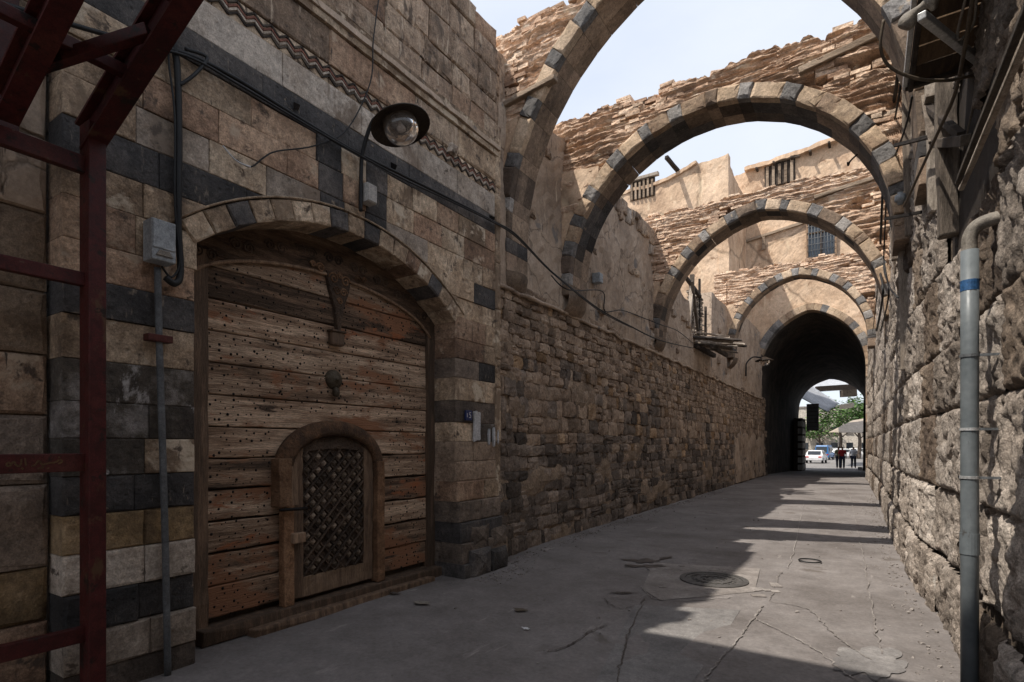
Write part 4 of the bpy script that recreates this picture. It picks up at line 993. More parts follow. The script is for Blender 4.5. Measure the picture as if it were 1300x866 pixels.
beam('window_post', (XL+.05, 16.1, 6.2), (XL+.02, 17.0, 4.7), .08, .08, 'wood_dark', rb, jit=.1); beam('lintel', (XL-.05, 15.2, 6.35), (XL, 17.2, 6.0), .10, .08, 'wood_dark', rb, jit=.1)
mb = MB()
for s0_ in (16.55, 17.15, 17.75):
    for i in range(24): z = 4.8+i*.055; mb.add(*boxg((XL-.12+R.uniform(-.03, .03), s0_+R.uniform(-.03, .03), z), (.12, R.uniform(.16, .24), .035), Matrix.Rotation(R.uniform(-.2, .2), 3, 'X')))
stuff(mb.mk('lath_infill', 'wood_old', rb))

# ================================================================== HOUSES AND TUNNEL AT THE END
SB, ST, SE = 24.5, 28.7, 47.0
lh = thing('mud_house', (-8, 27, 0), 'tan mud plastered house block with jutting drain spout on left', 'house')
topL = lambda u: 13.2+.55*sst(-8.2, -5.4, u)+.15*fn(u*.9, 0, 3)
V, Fc = gridwall(FYN(SB), lin(-14, -4.9, 90), lambda u: 6.0, topL, 60, .07, .6, .4, 11., .014); mk('front_wall', V, Fc, 'mud', lh)
V, Fc = gridwall(FX(-4.9), lin(SB+.002, ST-.05, 30), lambda u: 6.0, lambda u: 13.65-.3*sst(24.5, 26, u), 40, .06, .6, .4, 12., .014); mk('side_wall', V, Fc, 'mud', lh)
mk('roof', *boxg((-9.5, 26.6, 13.1), (9, 4, .25)), 'mud', lh)
for a, b, z, o in ((-10.5, -6.2, 13.2, .12), (-8, -4.75, 13.72, .15)):
    V = []; Fc = []; n = 40
    for i in range(n):
        u = a+(b-a)*i/(n-1); zt = topL(u)+.05; w = .06*fn(u*3, 0, 3)
        V += [(u, SB-o+w, zt-.04), (u, SB-o+w, zt+.10+w), (u, SB+.5, zt+.14), (u, SB+.5, zt-.04)]
    for i in range(n-1):
        for q in range(4): c_, d_ = 4*i+q, 4*i+(q+1) % 4; Fc.append([d_, d_+4, c_+4, c_])
    Fc += [[3, 2, 1, 0], [4*n-4, 4*n-3, 4*n-2, 4*n-1]]
    mk('mud_coping', V, Fc, 'mud', lh)
    break
d0 = ony(868, 232, SB); d0 = ony(852, 208, SB-.7)
beam('drain_spout', (d0.x+.15, SB+.2, d0.z-.1), (d0.x-.1, SB-1.1, d0.z+.15), .16, .16, 'wood_dark', lh, jit=.1, b=.03)
def lattice_window(parent, fr_, c, w, h, n, dark='wood_dark'):
    win = mk('window', *polyblock(rect(c[0]-w/2, c[0]+w/2, c[1]-h/2, c[1]+h/2, 0), lambda u, v, nn: fr_(u, v, nn+.08), .1, .01, 0), 'wood_dark', parent)
    for i in range(n):
        u = c[0]-w/2+w*(i+.5)/n
        mk('window_bar', *polyblock(rect(u-w/n*.24, u+w/n*.24, c[1]-h/2, c[1]+h/2+R.uniform(-.1, .05), 0), lambda a, b, nn: fr_(a, b, nn+.16), .1, .01, 0), 'timber', win)
    mk('lintel', *polyblock(rect(c[0]-w/2-.2, c[0]+w/2+.2, c[1]+h/2, c[1]+h/2+.14, 0), lambda a, b, nn: fr_(a, b, nn+.22), .2, .015, 0), 'wood_old', win)
c_ = ony(816, 241, SB); lattice_window(lh, FYN(SB), (c_.x, c_.z), 1.15, .85, 6)
# cracks/ledge across the mud wall
p, q = ony(800, 300, SB), ony(925, 262, SB)
mk('ledge', *tubeg([(a, SB-.05, p.z-.15+.12*fn(a, 0, 5)) for a in lin(-9.5, -4.95, 40)], .07, 6, False), 'mud', lh, True)

bh = thing('bridge_house', (-2.1, 36, 0), 'tan mud plastered house built over the dark vaulted tunnel', 'house')
TL, TR = -4.32, -.03
tp_ = arch_pts(TL, TR, 5.0, 7.71, 27); tq = offset(tp_, .32)
def tlo(u):
    if u <= tq[0][0] or u >= tq[-1][0]: return -.3
    for a, b in zip(tq, tq[1:]):
        if a[0] <= u <= b[0]: return a[1]+(b[1]-a[1])*(u-a[0])/max(1e-6, b[0]-a[0])-.02
    return -.3
topR = lambda u: 14.75+.22*sst(-5, 2, u)*3+.12*fn(u, 0, 9)
us = sorted(lin(-6, 3, 100)+[tq[0][0]+.001, tq[0][0]-.001, tq[-1][0]-.001, tq[-1][0]+.001])
V, Fc = gridwall(FYN(ST), us, tlo, topR, 70, .06, .5, .5, 21., .014); mk('front_wall', V, Fc, 'mud', bh)
for i in range(27):
    quad = [tp_[i], tp_[i+1], tq[i+1], tq[i]]
    V, Fc = polyblock(quad, FYN(ST-.10), .6, .015, .003, .4, False); mk('voussoir', V, Fc, R.choice(['vous_cream', 'vous_cream', 'vous_grey', 'vous_brown']), bh)
for xs in ((TL-.32, TL), (TR, TR+.32)):
    z = -.2
    while z < 5.0:
        h = min(R.uniform(.3, .5), 5.0-z)
        if h < .05: break
        V, Fc = polyblock(rect(xs[0], xs[1], z, z+h, .004), FYN(ST-.08), .5, .02, .004, .5); mk('jamb_stone', V, Fc, R.choice(['vous_brown', 'rubble_tan', 'rock']), bh); z += h
# vault and side walls of the tunnel
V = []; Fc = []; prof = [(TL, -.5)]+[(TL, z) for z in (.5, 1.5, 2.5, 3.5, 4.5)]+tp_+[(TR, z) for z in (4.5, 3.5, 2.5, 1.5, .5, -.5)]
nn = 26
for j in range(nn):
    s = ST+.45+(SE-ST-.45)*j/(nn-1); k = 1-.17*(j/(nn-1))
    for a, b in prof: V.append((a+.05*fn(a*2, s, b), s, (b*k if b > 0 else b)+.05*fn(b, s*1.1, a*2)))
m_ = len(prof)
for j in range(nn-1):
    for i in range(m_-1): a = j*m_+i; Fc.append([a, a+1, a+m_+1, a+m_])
mk('vault', V, Fc, 'vault_shade', bh)
mk('upper_floors', *boxg((-1.5, (ST+SE)/2+.3, 11.2), (8.8, SE-ST-.8, 6.6)), 'mud', bh)
mk('flank', *boxg((-6.2, (ST+SE)/2+.5, 3.7), (3.4, SE-ST-1, 8.4)), 'rubble_dark', bh); mk('flank', *boxg((2.2, (ST+SE)/2+.5, 3.7), (4.1, SE-ST-1, 8.4)), 'rubble_dark', bh)
# barred window
wa, wb_ = ony(1025, 287, ST), ony(1061, 334, ST); wcx, wcz = (wa.x+wb_.x)/2, (wa.z+wb_.z)/2; ww, wh = abs(wb_.x-wa.x), abs(wa.z-wb_.z)
win = mk('window', *polyblock(rect(wcx-ww/2, wcx+ww/2, wcz-wh/2, wcz+wh/2, 0), FYN(ST-.09), .1, .01, 0), 'pane_blue', bh)
for x in (-.5, 0, .5): beam('window_frame', (wcx+x*ww, ST-.13, wcz-wh/2), (wcx+x*ww, ST-.13, wcz+wh/2), .08, .07, 'wood_frame', win, (0, 1, 0), b=0)
for z_ in (-.5, .28, .5): beam('window_frame', (wcx-ww/2, ST-.13, wcz+z_*wh), (wcx+ww/2, ST-.13, wcz+z_*wh), .07, .08, 'wood_frame', win, b=0)
for i in range(9): x = wcx-ww/2+ww*(i+.5)/9; tube('window_bar', [(x, ST-.19, wcz-wh/2), (x, ST-.19, wcz+wh/2)], .016, 'shutter_grey', win, 5)
for i in range(7): z = wcz-wh/2+wh*(i+.5)/7; tube('window_bar', [(wcx-ww/2, ST-.20, z), (wcx+ww/2, ST-.20, z)], .014, 'shutter_grey', win, 5)
c_ = ony(990, 221, ST); lattice_window(bh, FYN(ST), (c_.x, c_.z), 1.3, 1.05, 5)
p, q = ony(945, 308, ST), ony(1022, 283, ST); beam('wall_timber', (p.x, ST-.1, p.z), (q.x, ST-.1, q.z), .12, .12, 'timber', bh, jit=.1)
p = ony(970, 305, ST); beam('timber_stub', (p.x, ST-.14, p.z+.1), (p.x, ST-.14, p.z-.5), .14, .1, 'timber', bh, (0, 1, 0), .1)
V = []; Fc = []; n = 50
for i in range(n):
    u = -4.95+7.5*i/(n-1); zt = topR(u)+.02; w = .06*fn(u*2.5, 0, 13)
    V += [(u, ST-.28+w, zt-.06), (u, ST-.26+w, zt+.14+w), (u, ST+.8, zt+.22), (u, ST+.8, zt-.06)]
for i in range(n-1):
    for q in range(4): c_, d_ = 4*i+q, 4*i+(q+1) % 4; Fc.append([d_, d_+4, c_+4, c_])
Fc += [[3, 2, 1, 0], [4*n-4, 4*n-3, 4*n-2, 4*n-1]]
mk('mud_coping', V, Fc, 'mud', bh)
for i in range(9): u = -4.4+i*.75; beam('roof_pole', (u, ST+.3, topR(u)-.12), (u, ST-.42-R.random()*.1, topR(u)-.14), .10, .10, 'wood_dark', bh, jit=.1, b=.02)
fl = ony(945, 455, 25.0)
lb2 = onx(946, 470, XL+.06); ls2 = Vector((XL+.75, lb2.y+.3, onx(967, 459, XL+.6).z))
street_lamp((lb2.x, lb2.y, lb2.z-.2), ls2, 'small far lamp on a curved arm beside the tunnel mouth', .36, .03, False)

# ================================================================== RIGHT WALL
def rtop(s): return 4.8+1.9*sst(4.8, 8.0, s)
rwl = thing('right_wall', (.8, 14, 0), 'tall weathered wall of big pitted limestone blocks on the right', 'wall')
def rock_block(s0, s1, z0, z1, res, m, amp, out):
    nu = max(4, int((s1-s0)*res)); nv_ = max(4, int((z1-z0)*res)); V = []; Fc = []
    sd = R.uniform(0, 99)
    for i in range(nu+1):
        for j in range(nv_+1):
            u, v = i/nu, j/nv_; s = s0+(s1-s0)*u; z = z0+(z1-z0)*v
            e = min(u*(s1-s0), (1-u)*(s1-s0), v*(z1-z0), (1-v)*(z1-z0))
            edge = -.038*max(0, 1-e/(.04+.025*fn(s*3, z*3, sd)))**1.5
            n = fn(s*1.7+sd, z*1.2, sd, 5)*amp*.8+amp*.9*(.4-abs(fn(s*5.2, z*3.0, sd+5, 4)))+.034*fn(s*12, z*8, 1, 5)
            pitn = fn(s*6+sd, z*6, 8, 3)
            if pitn > .38: n -= (pitn-.38)*.28
            V.append((rwx(s)-out-n-edge, s, z))
    for i in range(nu):
        for j in range(nv_): a = i*(nv_+1)+j; Fc.append([a, a+1, a+nv_+2, a+nv_+1])
    mk('wall_block', V, Fc, m, rwl, True)
z = -.06; row = 0
while z < 7.9:
    h = R.uniform(.48, .78); s = 1.6+R.uniform(0, .5)
    while s < 29.0:
        far = sst(6, 20, s); l = R.uniform(.6, 1.15)*(1+1.1*far); e = s+l
        if 29-e < .5: e = 29
        res = 50 if s < 7 else (30 if s < 11 else 15)
        if z > 4.5 and s > 8: res *= .8
        m = 'rock_brown' if (R.random() < .16 or (s < 4.3 and R.random() < .4)) else 'rock'
        if z+h*.4 < rtop((s+e)/2) and not (s < 5.6 and e > 4.75 and z < 4.1 and z+h > 3.35): rock_block(s, e, z, z+h, res, m, R.uniform(.016, .034), R.uniform(-.015, .022)+(.05 if z < .4 else 0))
        s = e
    z += h; row += 1
V = []; Fc = []
for i, s in enumerate(lin(-9, 29, 40)): V += [(rwx(s)+.07, s, -.2), (rwx(s)+.07, s, rtop(s)), (rwx(s)+.8, s, rtop(s)), (rwx(s)+.8, s, -.2)]
for i in range(39):
    for q in range(4): a, b = 4*i+q, 4*i+(q+1) % 4; Fc.append([a, b, b+4, a+4])
mk('wall_core', V, [f[::-1] for f in Fc], 'rock_brown', rwl)
def boulder(px, py, r, label, m='rock', sq=(1, 1, 1)):
    g = ong(px, py); V = []; Fc = []; n, k = 14, 10
    for i in range(k+1):
        for q in range(n):
            a = math.pi*i/k; b = 2*math.pi*q/n; d = Vector((math.sin(a)*math.cos(b)*sq[0], math.sin(a)*math.sin(b)*sq[1], math.cos(a)*sq[2]))
            d *= r*(1+.28*fn(d.x*1.6+px, d.y*1.6, d.z*1.6, 4)); V.append(Vector((g.x, g.y, r*sq[2]*.72))+d)
    for i in range(k):
        for q in range(n): a = i*n+q; b = i*n+(q+1) % n; Fc.append([a, a+n, b+n, b])
    return tag(mk('boulder', V, Fc, m, None, True), label, 'stone', 'loose stones at the wall feet')
boulder(1169, 737, .17, 'pale rounded boulder at the foot of the right wall, nearer one', 'rock', (.8, 1.1, 1.5))
boulder(1150, 690, .20, 'tall pale boulder at the right wall, farther one', 'rock', (.7, 1.1, 1.9))
boulder(624, 712, .13, 'pale broken stone at the foot of the facade corner', 'pale', (1, 1.2, .7))
def onr(px, py, off=.05):
    d = ray(px, py); lo_, hi_ = .5, 60.
    for _ in range(50):
        k = (lo_+hi_)/2
        if d.x*k < rwx(d.y*k)-off: lo_ = k
        else: hi_ = k
    return Vector((d.x*k, d.y*k, CH+d.z*k))
# downpipe
pb_ = ong(1232, 852); ptz = onx(1222, 300, pb_.x).z
dpz = onr(1231, 296, .135).z
dpipe = thing('drain_pipe', (pb_.x, pb_.y, 0), 'grey plastic drainpipe with blue band on the right wall', 'pipe')
pq_ = onr(1231, 700, .135); X0, Y0 = pq_.x, pq_.y
tube('pipe', [(X0, Y0, -.02), (X0, Y0, 1), (X0, Y0, 2), (X0, Y0, dpz-.1)], .042, 'pipe_grey', dpipe, 18, False)
tube('elbow', [(X0, Y0, dpz-.11), (X0, Y0, dpz-.03), (X0+.025, Y0-.005, dpz+.025), (X0+.09, Y0-.02, dpz+.05), (X0+.26, Y0-.05, dpz+.055)], .037, 'pipe_tan', dpipe, 14)
def ringp(nm, py, h, r, m):
    zc = onr(1231, py, .135).z; mk(nm, *latheg([(.04, -h/2), (r, -h/2), (r, h/2), (.04, h/2)], 20, (X0, Y0, zc)), m, dpipe, False); return zc
ringp('blue_band', 363, .06, .0435, 'blue_band')
for py, m in ((452, 'shutter_grey'), (545, 'steel_light'), (606, 'steel_light')):
    zc = ringp('clamp', py, .016, .047, m); beam('clamp_bolt', (X0+.02, Y0-.02, zc), (X0+.14, Y0, zc), .012, .014, 'shutter_grey', dpipe, b=0)
ringp('socket', 690, .12, .046, 'pipe_grey')
# plank awning on the right wall
aw = thing('plank_awning', (.45, 4.4, 4.2), 'wooden plank awning with pale metal edge jutting from the right wall', 'awning')
ZA = 4.24; cA = ony(1149, 108, 5.2)
xo = cA.x; ZA = cA.z
for i in range(8):
    s = 5.2-.01-i*.235; beam('plank', (xo+.02, s-.11, ZA+R.uniform(-.004, .006)), (.74, s-.11, ZA+.02+R.uniform(-.004, .006)), .22, .03, 'wood_plank', aw, jit=.03, b=.004)
beam('edge_strip', (xo, 3.3, ZA+.01), (xo, 5.22, ZA+.005), .03, .07, 'steel_light', aw); beam('edge_board', (xo+.035, 3.3, ZA-.03), (xo+.035, 5.2, ZA-.03), .03, .08, 'wood_dark', aw)
beam('end_board', (xo, 5.2, ZA-.02), (.72, 5.2, ZA), .04, .05, 'wood_dark', aw)
p, q = atz(1170, 20, 3.15), atz(1243, 78, 3.75); beam('tube_light', p, q, .045, .045, 'steel_light', aw)
# bundled cloth tied at the awning
V = []; Fc = []; c_ = atz(1163, 18, 3.3)
V, Fc = tubeg([c_+Vector((-.06, .02, -.05)), c_+Vector((-.02, 0, .0)), c_+Vector((.05, -.02, .03)), c_+Vector((.10, -.03, .02))], lambda t: .035+.015*math.sin(t*9), 9)
tag(mk('tied_rag', V, Fc, 'pipe_tan', None, True), 'bundled tan rag tied round the awning frame', 'rag')
def wire(pts, r, label, m='black_rubber', cat='cable'): return tag(tube('cable', [(onr(p[0], p[1], .16) if p[2] > 4.5 else atz(*p)) for p in pts], r, m, None, 6), label, cat)
wire([(1122, 25, 3.3), (1118, 60, 3.35), (1130, 85, 3.4), (1165, 100, 3.4), (1205, 102, 3.45), (1240, 98, 3.6), (1244, 130, 3.6)], .010, 'tan hose looped below the plank awning', 'cable_brown')
wire([(1236, -10, 3.1), (1225, 60, 3.4), (1212, 120, 3.8), (1190, 170, 4.6), (1165, 225, 5.6), (1148, 262, 6.6)], .012, 'brown cable slanting down the right wall past the awning', 'cable_brown')
wire([(1228, -10, 3.2), (1216, 40, 3.4), (1220, 50, 3.4), (1236, 30, 3.4), (1240, -10, 3.3)], .008, 'pale looped cable at the top of the right wall', 'pipe_tan')
wire([(1243, 80, 3.6), (1236, 130, 3.8), (1228, 170, 4.1)], .008, 'short pale cable hanging under the awning tube', 'pipe_tan')
for k, (dx, rr, lb_) in enumerate(((0, .020, 'thick black cable bundle descending along the right wall'), (5, .011, 'thin black cable beside the thick bundle on the right wall'), (-5, .009, 'outermost thin black cable on the right wall bundle'))):
    wire([(1152+dx, -10, 5.0), (1146+dx, 40, 5.2), (1138+dx, 110, 5.6), (1129+dx, 165, 6.3), (1122+dx, 220, 7.0), (1119+dx, 280, 7.8), (1117+dx, 340, 8.6), (1121+dx*1.5, 372, 8.6), (1113+dx, 420, 10)], rr, lb_)
wire([(1122, 330, 8.2), (1128, 362, 8.0), (1140, 378, 7.6)], .012, 'black cable loop on the right wall beside the arch feet')
wire([(1158, 122, 5.6), (1150, 160, 6.0), (1135, 200, 6.6), (1128, 205, 6.9)], .010, 'black cable crossing from the timber post to the bundle')
for a, b, lb_ in (((1118, 190), (1155, 180), 'iron bracket on the right wall, upper one'), ((1108, 272), (1140, 275), 'iron bracket on the right wall, lower one')):
    tag(beam('wall_bracket', onr(b[0], b[1], .22)+Vector((-.12, 0, 0)), onr(b[0], b[1], .22)+Vector((.3, 0, 0)), .025, .03, 'nail_iron', None, b=0), lb_, 'bracket')
tag(tube('iron_hook', [atz(1095, 190, 7.4), atz(1080, 204, 7.4), atz(1077, 210, 7.4), atz(1076, 206, 7.4)], .012, 'nail_iron', None, 6), 'iron hook hanging under the second arch', 'hook')
for px, py, lb_ in ((1138, 235, 'upper white insulator on the right wall'), (1143, 252, 'lower white insulator on the right wall'), (1112, 232, 'pale stub of pipe by the third arch')):
    c_ = onr(px, py, .12); tag(mk('insulator', *latheg([(.001, .07), (.03, .07), (.03, .045), (.055, .04), (.06, -.02), (.045, -.04), (.03, -.045), (.03, -.07), (.001, -.07)], 14, c_), 'box_grey', None, True), lb_, 'insulator')
# old timber posts and a dark recess panel set in the upper right wall
tf = thing('timber_framing', (.4, 6.6, 2.6), 'grey weathered timber posts and rails set in the upper right wall', 'timber')
def tp2(px, py, z): return onr(px, py, .06)
for px, y0, y1, z, w in ((1152, 110, 300, 5.6, .10), (1166, 108, 250, 5.3, .08), (1182, 105, 270, 5.0, .09), (1200, 100, 300, 4.6, .13), (1136, 160, 330, 6.6, .11), (1147, 200, 470, 6.2, .10)):
    a_ = onr(px, y0, .04); b_ = Vector((a_.x+.03, a_.y+.02, onr(px, y1, .04).z)); beam('post', a_, b_, w*1.1, w, 'wood_old', tf, (0, 1, 0), .18, .015)
beam('rail', tp2(1150, 112, 5.2), tp2(1220, 172, 4.3), .05, .05, 'wood_dark', tf, b=.004); beam('rail', tp2(1185, 182, 4.7), tp2(1226, 178, 4.3), .06, .07, 'wood_dark', tf)
beam('plank', tp2(1175, 110, 5.3), tp2(1188, 180, 5.1), .10, .03, 'wood_old', tf, jit=.1); beam('plank', tp2(1168, 180, 5.3), tp2(1182, 120, 5.0), .08, .03, 'wood_old', tf, jit=.1)
V, Fc = boxg((.66, 5.2, 3.75), (.06, 2.2, 1.5)); tag(mk('recess_shade_panel', V, Fc, 'wood_dark'), 'dark panel standing for the shade in a recess under the plank awning', 'opening')  # shade of the wall recess, painted as a dark panel
tag(beam('slanting_pole', onr(1310, -5, .14), onr(1216, 232, .12), .03, .035, 'wood_dark', None, jit=.05), 'dark slanting pole leaning on the right wall', 'pole')
tag(beam('slanting_plank', onr(1316, 20, .10), onr(1220, 240, .08), .03, .03, 'wood_old', None, jit=.08), 'grey weathered plank alongside the dark slanting pole', 'plank')

# ================================================================== UNSEEN SLAB ADDED OVERHEAD TO SHADE THE NEAR STREET, WALL BEHIND THE CAMERA
rf = mk('shadow_slab', *boxg((-1.9, -.4, 6.95), (7.0, 2.2, .5)), 'wood_dark'); struct(rf)  # added out of view, sized for the shadow it casts
struct(mk('wall_behind', *boxg((-4.5, -5.6, 2.0), (.8, 8, 4)), 'plaster'))

# ================================================================== INSIDE AND BEYOND THE TUNNEL
def shop_front(s0, label):
    t = thing('shop_shutter', (TL+.3, s0+1, gz(s0)), label, 'shop front')
    box('frame', (TL+.33, s0+1.2, 1.7+gz(s0)), (.5, 2.7, 3.9), 'wood_dark', t)
    for i in range(3):
        for j in range(7): box('panel', (TL+.60, s0+.35+i*.85, gz(s0)+.25+j*.5), (.05, .6, .36), 'tile_white' if (i+j) % 1 == 0 else 'shutter_grey', t)
        for j in range(7): box('panel', (TL+.38+i*.001+.1*i, s0-.17, gz(s0)+.25+j*.5), (.085, .04, .36), 'tile_white', t, .0)
    return t
shop_front(42.8, 'shop front with rows of pale square panels inside the tunnel')
box_ = thing('hanging_sign', (-2.9, 46, 4.2), 'dark slatted signboard hanging at the far tunnel mouth', 'sign')
for i in range(7): box('slat', (-3.35, 46.3, 2.75+i*.27), (.75, .06, .23), 'box_grey', box_, .0)
box('backboard', (-3.35, 46.36, 3.55), (.8, .05, 2.0), 'wood_dark', box_, 0)
def cloth(name, C, nu, nv_, m, label, sag=.3, cat='awning'):
    V = []; Fc = []; A, B, Cc, D = [Vector(c) for c in C]
    for i in range(nu+1):
        for j in range(nv_+1):
            u, v = i/nu, j/nv_; p = A.lerp(B, u).lerp(D.lerp(Cc, u), v); p.z -= sag*math.sin(math.pi*u)*math.sin(math.pi*v)+.05*math.sin(u*14)*v; V.append(p)
    for i in range(nu):
        for j in range(nv_): a = i*(nv_+1)+j; Fc.append([a, a+nv_+1, a+nv_+2, a+1])
    o = tag(mk(name, V, Fc, m, None, True), label, cat); sd = o.modifiers.new('thick', 'SOLIDIFY'); sd.thickness = .02; return o
cloth('cloth_awning', [atz(1016, 505, 42), atz(1020, 484, 45), atz(1066, 512, 45), atz(1050, 523, 42)], 10, 8, 'cloth_grey', 'pale grey cloth awning sagging at the far tunnel mouth', .15)
cloth('cloth_awning', [atz(1030, 498, 50), atz(1034, 470, 60), atz(1100, 466, 60), atz(1098, 494, 50)], 10, 8, 'cloth_grey', 'pale overhead sheet stretched across beyond the tunnel', .2)
tag(beam('cross_beam', atz(1036, 494, 49), atz(1098, 490, 49), .3, .45, 'wood_dark', None), 'dark beam crossing under the overhead sheet', 'beam')
cloth('cloth_awning', [atz(1052, 549, 58), atz(1082, 534, 62), atz(1102, 530, 62), atz(1100, 550, 58)], 10, 8, 'cloth_beige', 'beige shade awning on the right beyond the tunnel', .1)
tag(beam('sign_board', atz(1066, 517, 62), atz(1084, 514, 62), .08, .55, 'pipe_tan', None), 'tan signboard in front of the tree', 'sign')
tag(beam('hanging_box', atz(1068, 499, 50), atz(1086, 498, 50), .5, .75, 'wood_dark', None), 'dark box hanging under the cross beam', 'box')
sh2 = thing('dark_stall', (-.6, 48.5, -.4), 'dark cluttered stall frame along the right beyond the tunnel', 'stall')
for i in range(6): beam('post', (-.15+.12*i, 47.3+i*.9, -.4), (-.10+.12*i, 47.3+i*.9, 5.6), .14, .14, 'wood_dark', sh2, (0, 1, 0), .1)
for z_ in (1.0, 2.4, 4.0, 5.4): beam('shelf', (-.05, 47.2, z_), (.5, 52, z_), .4, .08, 'wood_dark', sh2)
box('back_panel', (.9, 50, 2.6), (.2, 6, 6), 'shutter_grey', sh2)
tag(box('paper_bag', ong(1092, 597, -.36)+Vector((0, 0, .12)), (.3, .25, .24), 'paint_white', None, .03), 'small white bag on the ground near the people', 'bag')
# plaza beyond: houses, tree, cars
def far_house(c, size, label):
    t = thing('far_house', (c[0], c[1], -.46), label, 'house'); box('wall', (c[0], c[1], size[2]/2-.46), size, 'far_wall', t, 0)
    box('roof', (c[0], c[1], size[2]-.4), (size[0]+.4, size[1]+.4, .25), 'concrete', t, 0)
    for i in range(int(size[0]/2.5)):
        for j in range(int(size[2]/3.2)):
            w = box('window', (c[0]-size[0]/2+1.3+i*2.5, c[1]-size[1]/2-.02, 1.3+j*3.1), (1.1, .1, 1.3), 'glass_dark', t, 0)
            box('sill', (c[0]-size[0]/2+1.3+i*2.5, c[1]-size[1]/2-.10, .55+j*3.1), (1.3, .2, .1), 'concrete', w, 0)
far_house((-14, 128, 0), (30, 10, 9.4), 'pale far house across the square behind the cars'); far_house((-30, 95, 0), (20, 12, 12), 'pale far house at the left side of the square'); far_house((14, 100, 0), (20, 14, 11), 'pale far house at the right side of the square')
def tree(base, h, r, label, nl=2600):
    t = thing('street_tree', base, label, 'tree', 'trees on the square'); b = Vector(base)
    mb = MB(); mb.add(*tubeg([b, b+Vector((.15, .1, h*.3)), b+Vector((-.1, .1, h*.6)), b+Vector((.1, 0, h*.85))], lambda q: .28*(1-.75*q), 8))
    ends = []
    for i in range(9):
        a = i*2.4; st = b+Vector((0, 0, h*(.32+.045*i))); en = st+Vector((math.cos(a)*r*.75, math.sin(a)*r*.75, h*.2)); ends.append(en)
        mb.add(*tubeg([st, st.lerp(en, .5)+Vector((0, 0, .25)), en], lambda q: .09*(1-.8*q)+.015, 6))
    mb.mk('trunk', 'bark', t, True)
    lf = MB(); cl = [(e, r*R.uniform(.28, .42)) for e in ends]+[(b+Vector((R.uniform(-r, r)*.6, R.uniform(-r, r)*.6, h*R.uniform(.55, .95))), r*R.uniform(.22, .4)) for _ in range(14)]
    for i in range(nl):
        c, rr = R.choice(cl); d = Vector((R.gauss(0, 1), R.gauss(0, 1), R.gauss(0, .8))).normalized()*rr*R.random()**.4; p = c+d
        q = Matrix.Rotation(R.uniform(0, 6.28), 3, 'Z') @ Matrix.Rotation(R.uniform(-1.2, 1.2), 3, 'X'); k = R.uniform(.14, .26)
        lf.add([p+q @ Vector(v)*k for v in ((-1, 0, 0), (0, -.5, .1), (1, 0, 0), (0, .5, .1))], [[0, 1, 2, 3]])
    stuff(lf.mk('crown', 'leaf', t)); return t
def atp(px, py, z, Z=-.46): p = atz(px, py, z); return (p.x, p.y, Z)
tree(atp(1066, 540, 84), 9.2, 4.0, 'bright green tree beyond the tunnel left of the stall'); tree(atp(1090, 540, 78), 8.5, 3.6, 'bright green tree beyond the tunnel partly behind the stall'); tree(atp(1040, 550, 105), 7, 3.5, 'small far tree above the parked cars', 1600)
